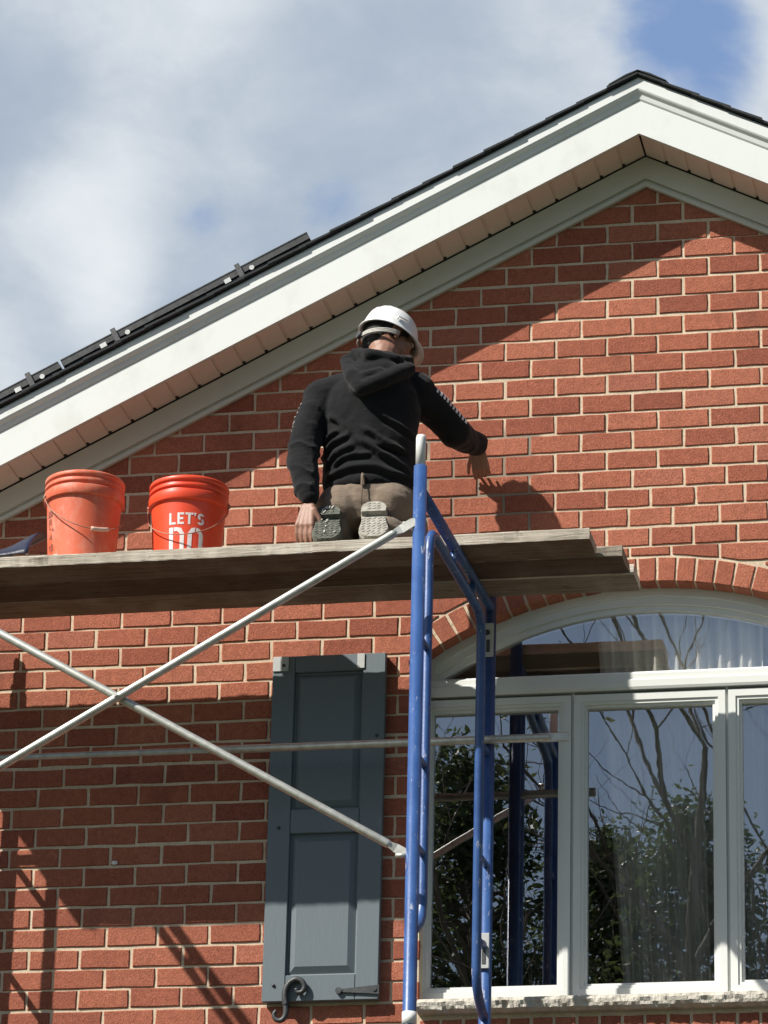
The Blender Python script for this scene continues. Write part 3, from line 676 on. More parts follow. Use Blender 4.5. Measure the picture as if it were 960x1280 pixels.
# ------------------------------------------------------------------ shutter
def shutter():
    x0, x1, z0, z1 = -1.450, -.987, 5.425, 6.848
    sh = MB().box(x0 + .002, x1 - .002, -.022, -.003, z0 + .002, z1 - .002).build("shutter", M['shutter'], house)
    sw = .092
    for a, b_ in ((x0, x0 + sw), (x1 - sw, x1)): MB().bbox(a, b_, -.043, -.0225, z0, z1, .003).build("stile", M['shutter'], sh)
    for a, b_ in ((z0, z0 + .105), (6.105, 6.205), (z1 - .07, z1)): MB().bbox(x0 + sw + .0005, x1 - sw - .0005, -.0425, -.0225, a, b_, .003).build("rail", M['shutter'], sh)
    for a, b_ in ((z0 + .1055, 6.1045), (6.2055, z1 - .0705)):
        px0, px1 = x0 + sw + .001, x1 - sw - .001; m_ = .034
        vs_ = [(px0, -.026, a), (px1, -.026, a), (px1, -.026, b_), (px0, -.026, b_), (px0 + m_, -.039, a + m_), (px1 - m_, -.039, a + m_), (px1 - m_, -.039, b_ - m_), (px0 + m_, -.039, b_ - m_), (px0 + .006, -.024, a + .006), (px1 - .006, -.024, a + .006), (px1 - .006, -.024, b_ - .006), (px0 + .006, -.024, b_ - .006)]
        fs = [(4, 5, 6, 7)] + [(8 + k, 8 + (k + 1) % 4, 4 + (k + 1) % 4, 4 + k) for k in range(4)] + [(k, (k + 1) % 4, 8 + (k + 1) % 4, 8 + k) for k in range(4)]
        MB().add(vs_, fs).build("raised_panel", M['shutter'], sh, True)
    for a, b_ in ((x0 + .002, x0 + .066), (x1 - .115, x1 - .085)):
        MB().bbox(a, b_, -.049, -.0435, z1 - .064, z1 - .002, .001).build("corner_plate", M['plate'], sh)
    for x, z in ((x0 + .046, z1 - .04), (x0 + .046, 6.13), (x0 + .046, 5.49), (x1 - .03, 6.5)):
        MB().lathe([(0, -.006), (.006, -.005), (.007, 0)], n=10).build("screw", M['iron'], sh).matrix_basis = Matrix.Translation((x, -.0435 if z < 6.7 else -.0492, z)) @ Matrix.Rotation(R(-90), 4, 'X')
    # strap hinge: tapering bar with round end
    pts = [(-.982, 5.444), (-.982, 5.481), (-1.06, 5.474), (-1.135, 5.467), (-1.135, 5.455), (-1.06, 5.450)]
    h = MB().prism([(x, z) for x, z in pts], -.052, -.0435)
    h.tube([(-1.142, -.056, 5.461), (-1.142, -.0435, 5.461)], .013, 12); h.tube([(-1.0, -.056, 5.463), (-1.0, -.05, 5.463)], .008, 10)
    h.build("strap_hinge", M['iron'], sh, True)
    # S-shaped shutter dog
    c = [(-1.385, 5.385), (-1.395, 5.372), (-1.388, 5.352), (-1.366, 5.346), (-1.350, 5.362), (-1.347, 5.392), (-1.352, 5.43), (-1.352, 5.462), (-1.338, 5.492), (-1.312, 5.508), (-1.287, 5.500), (-1.276, 5.478), (-1.286, 5.458), (-1.304, 5.458), (-1.308, 5.474)]
    from mathutils.geometry import interpolate_bezier
    sm = []
    for i in range(len(c) - 1):
        p0 = c[max(i - 1, 0)]; p1 = c[i]; p2 = c[i + 1]; p3 = c[min(i + 2, len(c) - 1)]
        for t in (0, .25, .5, .75):
            sm.append(tuple(.5 * (2 * p1[k] + (p2[k] - p0[k]) * t + (2 * p0[k] - 5 * p1[k] + 4 * p2[k] - p3[k]) * t * t + (3 * p1[k] - p0[k] - 3 * p2[k] + p3[k]) * t ** 3) for k in (0, 1)))
    n = len(sm)
    rr = [.007 + .0055 * math.sin(math.pi * min(1, max(0, i / n))) for i in range(n)]; rr[0] = .009; rr[-1] = .010
    d = MB().tube([(x, -.060, z) for x, z in sm], rr, 10)
    d.tube([(-1.352, -.058, 5.415), (-1.352, -.004, 5.415)], .008, 10); d.tube([(-1.352, -.075, 5.415), (-1.352, -.060, 5.415)], .009, 10)
    d.build("shutter_dog", M['iron'], sh, True)
shutter()

# ------------------------------------------------------------------ solar panels on the left slope
def solar(name, label, d0, d1, clamps):
    """d measured horizontally from the gable axis"""
    t = thing(name, label, "solar panel", (XA - d0, -.19, 9.26 - SL * d0), "solar panels along the left eave of the roof")
    ax = Vector((-math.cos(sa), 0, -math.sin(sa))); az = Vector((-math.sin(sa), 0, math.cos(sa)))
    base = Vector((XA - d0, 0, 9.258 - SL * d0)); Ln = (d1 - d0) / math.cos(sa)
    def P(s, y, h): q = base + ax * s + az * h; return (q.x, y, q.z)
    def slab(mb, s0, s1, ya, yb, h0, h1):
        mb.add([P(s, y, h) for h in (h0, h1) for y in (ya, yb) for s in (s0, s1)], [(0, 2, 3, 1), (4, 5, 7, 6), (0, 1, 5, 4), (2, 6, 7, 3), (0, 4, 6, 2), (1, 3, 7, 5)])
    f = MB()
    for ya, yb in ((-.205, -.19), (1.49, 1.505)): slab(f, 0, Ln, ya, yb, .050, .082)
    slab(f, 0, .012, -.1895, 1.4895, .0505, .0815); slab(f, Ln - .012, Ln, -.1895, 1.4895, .0505, .0815)
    slab(f, 0.001, Ln - .001, -.207, -.2055, .078, .0825); slab(f, 0.001, Ln - .001, -.207, -.2055, .0495, .053)
    f.build("frame", M['alu'], t, True)
    c = MB(); slab(c, .0125, Ln - .0125, -.1893, 1.4893, .072, .080); c.build("cell_glass", M['solar'], t, True)
    rl = MB(); slab(rl, .02, Ln - .02, -.198, -.165, .012, .046); rl.build("mounting_rail", M['alu'], t, True)
    for s in clamps:
        k = MB(); slab(k, s - .010, s + .012, -.220, -.2075, .030, .094); slab(k, s - .010, s + .012, -.207, -.180, .0835, .094); k.build("clamp", M['iron'], t, True)
        b = MB(); b.tube([P(s - .05, -.213, .05), P(s - .05, -.207, .05)], .011, 10); b.build("clamp_bolt", M['clampm'], t, True); b = MB(); slab(b, s + .05, s + .078, -.212, -.207, .038, .058); b.build("clamp_foot", M['clampm'], t, True)
solar("solar_panel", "dark solar panel ending higher up the left roof edge, nearest the roof peak", 1.355, 2.385, (.32, .90))
solar("solar_panel", "dark solar panel lowest on the left roof edge, at the photo's left border", 2.395, 3.42, (.135, .70))

# ------------------------------------------------------------------ scaffold
YN, YFAR, ZTOP = -1.5, -.20, 7.172
def frame(name, label, x):
    t = thing(name, label, "scaffolding", (x, YN, 0), "blue scaffold frames carrying the planks")
    r = .0245
    for y in (YN, YFAR):
        MB().tube([(x, y, .01), (x, y, 7.05)], r, 20).build("leg", M['blue'], t)
        p = MB().tube([(x, y, 7.0505), (x, y, ZTOP - .012), (x, y, ZTOP)], [.0188, .0188, .0165], 18); p.build("coupling_pin", M['pin'], t)
        p = MB().tube([(x, y, 4.955), (x, y, 5.0)], .0262, 20); p.build("coupling_collar", M['pin'], t)
        MB().box(x - .07, x + .07, y - .07, y + .07, .0, .01).build("base_plate", M['galv'], t)
    MB().tube([(x, YN + .02, 6.958), (x, YFAR - .02, 6.958)], .0215, 18).build("transom", M['blue'], t)
    yi0, yi1 = YN + .17, YFAR - .17
    pts = [(x, YN + .02, 5.30), (x, YN + .06, 5.315), (x, yi0 - .05, 5.35), (x, yi0 - .015, 5.385), (x, yi0, 5.44), (x, yi0, 6.78), (x, yi0 + .012, 6.83), (x, yi0 + .045, 6.862), (x, yi0 + .09, 6.872),
           (x, yi1 - .09, 6.872), (x, yi1 - .045, 6.862), (x, yi1 - .012, 6.83), (x, yi1, 6.78), (x, yi1, 5.44), (x, yi1 + .015, 5.385), (x, yi1 + .05, 5.35), (x, YFAR - .06, 5.315), (x, YFAR - .02, 5.30)]
    MB().tube(pts, .0185, 16).build("inner_frame", M['blue'], t)
    for z in (6.40, 5.95, 5.62):
        MB().tube([(x, YN + .02, z), (x, yi0 - .015, z)], .013, 10).build("rung", M['blue'], t)
        MB().tube([(x, yi1 + .015, z - .05), (x, YFAR - .02, z - .05)], .013, 10).build("rung", M['blue'], t)
    MB().tube([(x, -.9, 6.892), (x, -.9, 6.937)], .012, 10).build("spacer", M['blue'], t)
    MB().tube([(x, -.55, 6.892), (x, -.55, 6.937)], .012, 10).build("spacer", M['blue'], t)
    for y, dy in ((YN, .03), (YFAR, -.032)):
        for z0, z1 in ((6.745, 6.885), (5.485, 5.625)):
            ys = y - .0255 if y == YFAR else y - .002
            p = MB()
            if y == YFAR:
                p.bbox(x - .021, x + .021, y - .034, y - .0255, z0, z1, .002)
                p.build("lock_plate", M['plate'], t)
                q = MB().box(x - .007, x + .007, y - .0362, y - .0345, z0 + .018, z0 + .07); q.tube([(x - .004, y - .037, z1 - .04), (x - .004, y - .0345, z1 - .04)], .012, 12); q.build("lock_slot", M['iron'], t)
            else:
                MB().tube([(x - .02, y, z1 - .055), (x - .062, y - .0, z1 - .055)], .007, 10).build("brace_stud", M['galv'], t)
    return t
XR, XL_ = -.568, -2.74
frame("scaffolding", "blue scaffold frame with white painted tip, standing in front of the arched window", XR)
fr = [o for o in col.objects if o.name == "scaffolding"][0]; fr.location.x -= .014; fr.rotation_euler.z = R(-1.9)      # set slightly askew to the wall
frame("scaffolding", "blue scaffold frame at the left end of the planks, outside the window's side", XL_)
# cross brace on the near side
t = thing("cross_brace", "pair of grey steel braces crossed in an X below the planks", "brace", ((XR + XL_) / 2, YN - .03, 6.2))
def brace(a, b_):
    a, b_ = Vector(a), Vector(b_); d = (b_ - a).normalized()
    m = MB().tube([a + d * .07, a + d * .085, b_ - d * .085, b_ - d * .07], [.011, .0155, .0155, .011], 14)
    q = Vector((0, 1, 0)); w_ = d.cross(q).normalized()
    for e, sg in ((a, 1), (b_, -1)):        # flattened, drilled ends
        c0, c1 = e - d * .012 * sg, e + d * .075 * sg
        vs_ = []
        for c, hw, ht in ((c0, .011, .003), (e, .0165, .003), (e + d * .05 * sg, .0165, .003), (c1, .011, .009)):
            vs_ += [c + w_ * hw + q * ht, c - w_ * hw + q * ht, c - w_ * hw - q * ht, c + w_ * hw - q * ht]
        m.add(vs_, [(0, 1, 2, 3), (15, 14, 13, 12)] + [(4 * i + k, 4 * i + 4 + k, 4 * i + 4 + (k + 1) % 4, 4 * i + (k + 1) % 4) for i in range(3) for k in range(4)])
    m.build("brace_tube", M['galv'], t)
brace((XR - .034, YN - .018, 6.825), (XL_ - .034, YN - .018, 5.565)); brace((XR - .034, YN + .012, 5.575), (XL_ - .034, YN + .012, 6.835))
MB().tube([((XR + XL_) / 2 - .034, YN - .045, 6.2), ((XR + XL_) / 2 - .034, YN + .035, 6.2)], .008, 10).build("pivot_bolt", M['galv'], t)
# horizontal rail tied to the far legs
t = thing("guard_rail", "thin grey steel rail running level across shutter and window behind the blue posts", "rail", (-1.4, YFAR - .045, 6.38))
m = MB().tube([(-4.2, YFAR - .045, 6.398), (-1.62, YFAR - .045, 6.398)], .0135, 14); m.tube([(-1.64, YFAR - .045, 6.398), (-.30, YFAR - .045, 6.398), (-.285, YFAR - .045, 6.398)], [.0165, .0165, .013], 14)
m.build("tube", M['galv'], t)
MB().bbox(-.33, -.213, YFAR - .050, YFAR - .040, 6.379, 6.417, .004).build("flattened_end", M['galv'], t)
MB().tube([(-1.655, YFAR - .07, 6.404), (-1.655, YFAR - .03, 6.404)], .009, 10).build("pin", M['galv'], t)

# planks
def plank(label, y0, y1, xl, xr, ztop, seed, tone):
    rnd = random.Random(seed); nx, ny = 160, 3; th = .044
    vs_ = []; fs = []
    prof = [(0, -th + .004), (.004, -th), (.5, -th), (.996, -th), (1, -th + .004), (1, -.004), (.996, 0), (.5, 0), (.004, 0), (0, -.004)]
    n = len(prof)
    for i in range(nx + 1):
        f = i / nx; x = xl + (xr - xl) * f
        for k, (u, z) in enumerate(prof):
            y = y0 + (y1 - y0) * u
            w = noise.noise((x * 5, y * 9 + seed, z * 20)) * .003 + noise.noise((x * 30, y * 20 + seed, z * 60)) * .0024 - max(0, noise.noise((x * 9, y * 3 + seed * 5, z * 90)) - .45) * .03 * (1 if k in (0, 9, 4, 5) else 0)
            e = 0
            if i in (0, nx): e = noise.noise((seed, u * 6, z * 40)) * .012
            sag = .004 * math.sin(x * 1.3 + seed)
            vs_.append((x + e, y + w, ztop + z + w * .7 + sag))
    for i in range(nx):
        for k in range(n): fs.append((i * n + k, i * n + (k + 1) % n, (i + 1) * n + (k + 1) % n, (i + 1) * n + k))
    fs += [tuple(range(n)), tuple(nx * n + k for k in reversed(range(n)))]
    o = MB().add(vs_, fs).build("scaffold_plank", M['wood'], None, True); o.data.materials.append(M['wood_shaded']); o.color = (*tone, 1)
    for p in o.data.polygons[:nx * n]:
        if p.index % n in (1, 2): p.material_index = 1  # underside faces take the copy with shade painted in
    tag(o, label, "plank", "wooden planks of the working platform")
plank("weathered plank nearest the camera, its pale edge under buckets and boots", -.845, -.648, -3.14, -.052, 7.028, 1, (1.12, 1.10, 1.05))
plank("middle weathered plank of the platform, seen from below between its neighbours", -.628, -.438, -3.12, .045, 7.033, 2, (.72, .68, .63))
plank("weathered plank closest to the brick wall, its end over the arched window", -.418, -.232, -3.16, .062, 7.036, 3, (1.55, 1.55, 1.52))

# ------------------------------------------------------------------ buckets
def bucket(label, cx, cy, mat, az0, drop, zb=7.031, yaw=0):
    t = thing("bucket", label, "bucket", (cx, cy, zb), "orange plastic buckets on the planks")
    pr = [(0, .004), (.118, .004), (.126, 0), (.131, .006), (.1316, .016), (.1468, .262), (.1475, .2715), (.148, .272), (.1575, .2722), (.1595, .275), (.160, .308), (.1592, .3105), (.1505, .3125), (.1505, .325), (.1568, .326), (.1575, .328), (.1575, .337), (.1565, .339), (.151, .340), (.151, .350), (.157, .351), (.1590, .355), (.1590, .364), (.157, .3685), (.150, .369), (.147, .364), (.1455, .30), (.129, .012), (0, .010)]
    MB().lathe(pr, (cx, cy, zb), 72).build("body", mat, t, True)
    pts = []
    for i in range(41):
        u = i / 40; a = az0 + math.pi * u; rr = .1625 - .004 * math.sin(math.pi * u) ** 2
        pts.append((cx + rr * math.cos(a), cy + rr * math.sin(a), zb + .288 - drop * math.sin(math.pi * u) ** .8))
    w = MB().tube(pts, .0023, 8)
    for p in (pts[0], pts[-1]):
        d = Vector((p[0] - cx, p[1] - cy, 0)).normalized(); w.tube([Vector(p) - d * .008, Vector(p) + d * .004], .009, 12)
    w.build("bail_wire", M['wire'], t)
    return t, pts
b1, pts = bucket("faded dusty orange bucket with worn print and a white grip on its handle", -2.102, -.635, M['orange_old'], R(212), .165)
MB().tube(pts[19:26], .0085, 12).build("grip", M['grip'], b1)
b2, pts = bucket("bright orange bucket with white stencil lettering, nearer to the kneeling worker", -1.703, -.525, M['orange'], R(183), .172)
def on_bucket(name, polys, mat, parent, cx, cy, zb, az, off=.0012):
    """flat print wrapped on the tapering side; polys in metres (x right, z above base)"""
    mb = MB()
    for poly in polys:
        x0 = min(p[0] for p in poly); x1 = max(p[0] for p in poly)
        ns = max(1, int((x1 - x0) / .006))
        for k in range(ns):
            a, b_ = x0 + (x1 - x0) * k / ns, x0 + (x1 - x0) * (k + 1) / ns
            q = clip(clip(poly, a, 0, 1, 0), b_, 0, -1, 0)
            if len(q) < 3: continue
            vs_ = []
            for x, z in q:
                rad = .131 + (.1475 - .131) * (z - .006) / .269 + off; th = az + x / .14
                vs_.append((cx + rad * math.cos(th), cy + rad * math.sin(th), zb + z))
            mb.add(vs_, [tuple(range(len(q)))])
    return mb.build(name, mat, parent)
def R4(x0, x1, z0, z1): return [(x0, z0), (x1, z0), (x1, z1), (x0, z1)]
def ring(cx, cz, rx, rz, w, a0, a1, n=8):
    out = []
    for i in range(n):
        t0, t1 = R(a0 + (a1 - a0) * i / n), R(a0 + (a1 - a0) * (i + 1) / n)
        out.append([(cx + rx * math.cos(t0), cz + rz * math.sin(t0)), (cx + rx * math.cos(t1), cz + rz * math.sin(t1)), (cx + (rx - w) * math.cos(t1), cz + (rz - w) * math.sin(t1)), (cx + (rx - w) * math.cos(t0), cz + (rz - w) * math.sin(t0))])
    return out
def ccw(p):
    s = sum(p[i][0] * p[(i + 1) % len(p)][1] - p[(i + 1) % len(p)][0] * p[i][1] for i in range(len(p)))
    return p if s > 0 else list(reversed(p))
T_, B_ = .214, .166        # LET'S top and bottom above the base
w = .009; P_ = []
x = -.074
P_ += [R4(x, x + w, B_, T_), R4(x + w + .001, x + .027, B_, B_ + w)]                                                # L
x = -.040
P_ += [R4(x, x + w, B_, T_), R4(x + w + .001, x + .026, T_ - w, T_), R4(x + w + .001, x + .023, (T_ + B_) / 2 - w / 2, (T_ + B_) / 2 + w / 2), R4(x + w + .001, x + .026, B_, B_ + w)]   # E
x = -.009
P_ += [R4(x, x + .0095, T_ - w, T_), R4(x + .0105, x + .0195, B_, T_), R4(x + .0205, x + .030, T_ - w, T_)]          # T
x = .0235
P_ += [[(x, T_), (x + .003, T_ - .014), (x + .006, T_ - .014), (x + .009, T_)]]                                        # apostrophe
cxs = .052; m_ = (T_ + B_) / 2; h = (T_ - B_) / 4
P_ += ring(cxs, m_ + h - .002, .0135, h + .002, w, 20, 255, 9) + ring(cxs, m_ - h + .002, .0135, h + .002, w, -160, 75, 9)     # S
T2, B2 = .154, .032; w2 = .017
x = -.074
P_ += [R4(x, x + w2, B2, T2)]
dcx, dz, drx, drz = x + .026, (T2 + B2) / 2, .036, (T2 - B2) / 2
P_ += [R4(x + w2 + .003, x + .034, T2 - .016, T2), R4(x + w2 + .003, x + .034, B2, B2 + .016), R4(x + .045, x + .062, B2 + .026, T2 - .026),
       [(x + .034, T2 - .016), (x + .045, T2 - .026), (x + .062, T2 - .026), (x + .050, T2 - .004), (x + .034, T2)], [(x + .034, B2), (x + .050, B2 + .004), (x + .062, B2 + .026), (x + .045, B2 + .026), (x + .034, B2 + .016)]]  # D
x = .002
P_ += [R4(x, x + w2, B2 + .026, T2 - .026), R4(x + .045, x + .062, B2 + .026, T2 - .026),
       [(x, T2 - .026), (x + w2, T2 - .026), (x + .029, T2 - .016), (x + .029, T2), (x + .014, T2 - .004)], [(x + .033, T2), (x + .033, T2 - .016), (x + .045, T2 - .026), (x + .062, T2 - .026), (x + .048, T2 - .004)],
       [(x, B2 + .026), (x + .014, B2 + .004), (x + .029, B2), (x + .029, B2 + .016), (x + w2, B2 + .026)], [(x + .033, B2), (x + .048, B2 + .004), (x + .062, B2 + .026), (x + .045, B2 + .026), (x + .033, B2 + .016)]]   # O
on_bucket("lettering", [ccw(p) for p in P_], M['print'], b2, -1.703, -.525, 7.031, R(-76.5))
Q = [R4(-.030, .006, .195, .222), R4(-.028, -.004, .168, .188)] + ring(-.014, .158, .016, .014, .004, 0, 300, 8)
for k in range(14):
    xx = random.uniform(-.034, .0); zz = random.uniform(.04, .15); Q.append([(xx, zz), (xx + random.uniform(.006, .02), zz + random.uniform(-.012, .012)), (xx + random.uniform(.006, .014), zz + .012)])
on_bucket("worn_print", [ccw(p) for p in Q], M['label'], b1, -2.102, -.635, 7.031, R(226))
Q = [ccw([(math.cos(i) * 0 + a, b_) for a, b_ in ((-.03, .012), (.0, .008), (.02, .014), (.012, .032), (-.012, .036))])]
on_bucket("plaster_splash", Q, M['dust'], b1, -2.102, -.635, 7.031, R(236), .0018)

# tarp slumped on the planks at the far left
def tarp():
    nx, ny = 40, 14; vs_ = []; x0, x1 = -3.0, -2.275
    hem = []
    for i in range(nx + 1):
        u = i / nx; x = x0 + (x1 - x0) * u
        H = max(.012, .115 + .489 * (x + 2.45)) + .012 * noise.noise((x * 14, 1, 0))
        for j in range(ny + 1):
            v = j / ny; y = -.80 + .30 * v
            h = H * math.sin(math.pi * min(1, v * .5 + .02)) ** .8 if v < 1 else H
            h += .010 * noise.noise((x * 9, y * 12, 2)) * (v > .05)
            vs_.append((x, y, 7.034 + max(.002, h)))
        hem.append(Vector(vs_[-1]) + Vector((0, -.004, .004)))
    fs = [(i * (ny + 1) + j, (i + 1) * (ny + 1) + j, (i + 1) * (ny + 1) + j + 1, i * (ny + 1) + j + 1) for i in range(nx) for j in range(ny)]
    o = MB()
    o.add(vs_, fs, True)
    me = o.build("tarpaulin", M['tarp']); me.modifiers.new("s", 'SOLIDIFY').thickness = .003
    tag(me, "navy tarpaulin slumped on the planks behind the faded bucket", "tarpaulin")
    MB().tube(hem, .0075, 8).build("hem", M['hem'], me)
tarp()

# ------------------------------------------------------------------ curtain and room things
def curtain(label, xa_top, xa_bot, xb_top, xb, y, seed, mat, fold):
    n, mz = 150, 24; vs_ = []
    for k in range(mz + 1):
        v = k / mz; z = 7.16 - 2.0 * v
        xl = xa_top + (xa_bot - xa_top) * v; xr_ = xb_top + (xb - xb_top) * v
        for i in range(n + 1):
            u = i / n; x = xl + (xr_ - xl) * u
            yy = y + fold * math.sin(u * 46 + seed + .5 * math.sin(v * 3)) + .014 * math.sin(u * 97 + seed * 2) + .01 * noise.noise((u * 12, v * 3, seed))
            vs_.append((x, yy, z))
    fs = [(k * (n + 1) + i, k * (n + 1) + i + 1, (k + 1) * (n + 1) + i + 1, (k + 1) * (n + 1) + i) for k in range(mz) for i in range(n)]
    o = MB().add(vs_, fs, True).build("curtain", mat); tag(o, label, "curtain")
curtain("pale drape hanging in folds behind the middle window pane", -.185, -.040, .50, .50, .205, 1.0, M['drape'], .018)
curtain("thin sheer curtain hung wide behind the right window pane", .49, .49, 1.3, 1.3, .255, 2.3, M['sheer'], .02)

# ------------------------------------------------------------------ the worker
def capsule(mb, p0, r0, p1, r1, n=16):
    p0, p1 = Vector(p0), Vector(p1); d = (p1 - p0); L_ = d.length; d = d / L_ if L_ > 1e-6 else Vector((0, 0, 1))
    pts, rr = [], []
    for k in range(5): a = R(90 - 18 * k - 2); pts.append(p0 - d * r0 * math.sin(a)); rr.append(max(.0005, r0 * math.cos(a)))
    for k in range(1, 6): a = R(18 * k - 2); pts.append(p1 + d * r1 * math.sin(a)); rr.append(max(.0005, r1 * math.cos(a)))
    mb.tube(pts, rr, n)
def chain(mb, *pr):
    for (p0, r0), (p1, r1) in zip(pr, pr[1:]): capsule(mb, p0, r0, p1, r1)
def ellipsoid(mb, c, rad, rot=None, n=24, m=14):
    c = Vector(c); vs_ = []
    for i in range(m + 1):
        th = math.pi * i / m
        for k in range(n):
            ph = 2 * math.pi * k / n
            v = Vector((rad[0] * math.sin(th) * math.cos(ph), rad[1] * math.sin(th) * math.sin(ph), rad[2] * math.cos(th)))
            if i == 0 or i == m: v += Vector((math.cos(ph), math.sin(ph), 0)) * 1e-4
            vs_.append(c + (rot @ v if rot else v))
    fs = [(i * n + k, (i + 1) * n + k, (i + 1) * n + (k + 1) % n, i * n + (k + 1) % n) for i in range(m) for k in range(n)]
    fs += [tuple(reversed(range(n))), tuple(m * n + k for k in range(n))][::-1]
    mb.add(vs_, fs, True)
def loft(mb, secs, n=32):
    vs_ = []
    for (x, y, z, rx, ry) in secs: vs_ += [(x + rx * math.cos(2 * math.pi * k / n), y + ry * math.sin(2 * math.pi * k / n), z) for k in range(n)]
    fs = [(i * n + k, i * n + (k + 1) % n, (i + 1) * n + (k + 1) % n, (i + 1) * n + k) for i in range(len(secs) - 1) for k in range(n)]
    fs += [tuple(reversed(range(n))), tuple((len(secs) - 1) * n + k for k in range(n))]
    mb.add(vs_, fs, True)
def fuse(mb, name, mat, parent, voxel, smooth=4, disp=None):
    """weld overlapping volumes into one continuous skin"""
    o = mb.build(name, mat, None, False)
    md = o.modifiers.new("r", 'REMESH'); md.mode = 'VOXEL'; md.voxel_size = voxel; md.use_smooth_shade = True
    if smooth: s = o.modifiers.new("s", 'SMOOTH'); s.iterations = smooth; s.factor = .5
    dg = bpy.context.evaluated_depsgraph_get(); me = bpy.data.meshes.new_from_object(o.evaluated_get(dg))
    old = o.data; o.modifiers.clear(); o.data = me; bpy.data.meshes.remove(old); me.name = name
    if not me.materials: me.materials.append(mat)
    if disp:
        ns = [v.normal.copy() for v in me.vertices]
        for v, n_ in zip(me.vertices, ns): v.co += n_ * disp(v.co)
        me.update()
    for p in me.polygons: p.use_smooth = True
    if parent:
        o.parent = parent; o.matrix_parent_inverse = parent.matrix_basis.inverted()
    return o
SHL, ELL, WRL = (-1.165, -.555, 7.745), (-1.222, -.635, 7.475), (-1.172, -.705, 7.262)
SHR, ELR, WRR = (-.800, -.49, 7.775), (-.668, -.365, 7.655), (-.612, -.115, 7.690)
# head frame: f forward, r to his right, u up through the crown
hf = Vector((.74, .58, -.35)).normalized(); hu = Vector((0.03, .25, 1)); hu = (hu - hf * hu.dot(hf)).normalized(); hr = hf.cross(hu)
HC = Vector((-.917, -.465, 8.030))
HM = Matrix((hr, hf, hu)).transposed()
def H(r_, f_, u_): return HC + hr * r_ + hf * f_ + hu * u_
person = thing("person", "kneeling worker in white hard hat, black hooded sweatshirt and brown trousers, back to the camera", "person", (-.98, -.5, 7.03))
def hand(mb, wrist, palm_dir, palm_n, side, L_=.185, curl=.3, rp=.9):
    """wrist position, direction of the fingers, palm normal (towards the touched surface), side = +1 when the thumb points along dir x n"""
    w_ = Vector(wrist); d = Vector(palm_dir).normalized(); n_ = Vector(palm_n); n_ = (n_ - d * n_.dot(d)).normalized(); s = d.cross(n_) * side
    k = L_ / .185
    pc = w_ + d * .052 * k
    for t_ in (-.030, -.010, .010, .030):
        capsule(mb, w_ + d * .012 + s * t_ * .55 * k, .0145 * k, w_ + d * .092 * k + s * t_ * k, .0125 * k, 10)
    for i, (t_, ln) in enumerate(((.032, .072), (.0105, .082), (-.0105, .076), (-.031, .058))):
        b_ = w_ + d * .095 * k + s * t_ * k; sp = s * (t_ * .25)
        c1 = curl * (1 + .12 * i)
        e1 = b_ + (d * math.cos(c1) + n_ * math.sin(c1) + sp) * ln * .45 * k
        e2 = e1 + (d * math.cos(c1 * 1.9) + n_ * math.sin(c1 * 1.9) + sp) * ln * .32 * k
        e3 = e2 + (d * math.cos(c1 * 2.5) + n_ * math.sin(c1 * 2.5) + sp) * ln * .23 * k
        chain(mb, (b_, .0098 * k), (e1, .0090 * k), (e2, .0080 * k), (e3, .0068 * k))
    b_ = w_ + d * .030 * k + s * .028 * k
    e1 = b_ + (d * .75 + s * .50 + n_ * .35).normalized() * .045 * k; e2 = e1 + (d * .92 + s * .20 + n_ * .35).normalized() * .032 * k; e3 = e2 + (d * .92 + s * .15 + n_ * .35).normalized() * .022 * k
    chain(mb, (b_, .0145 * k), (e1, .0115 * k), (e2, .0098 * k), (e3, .0080 * k))
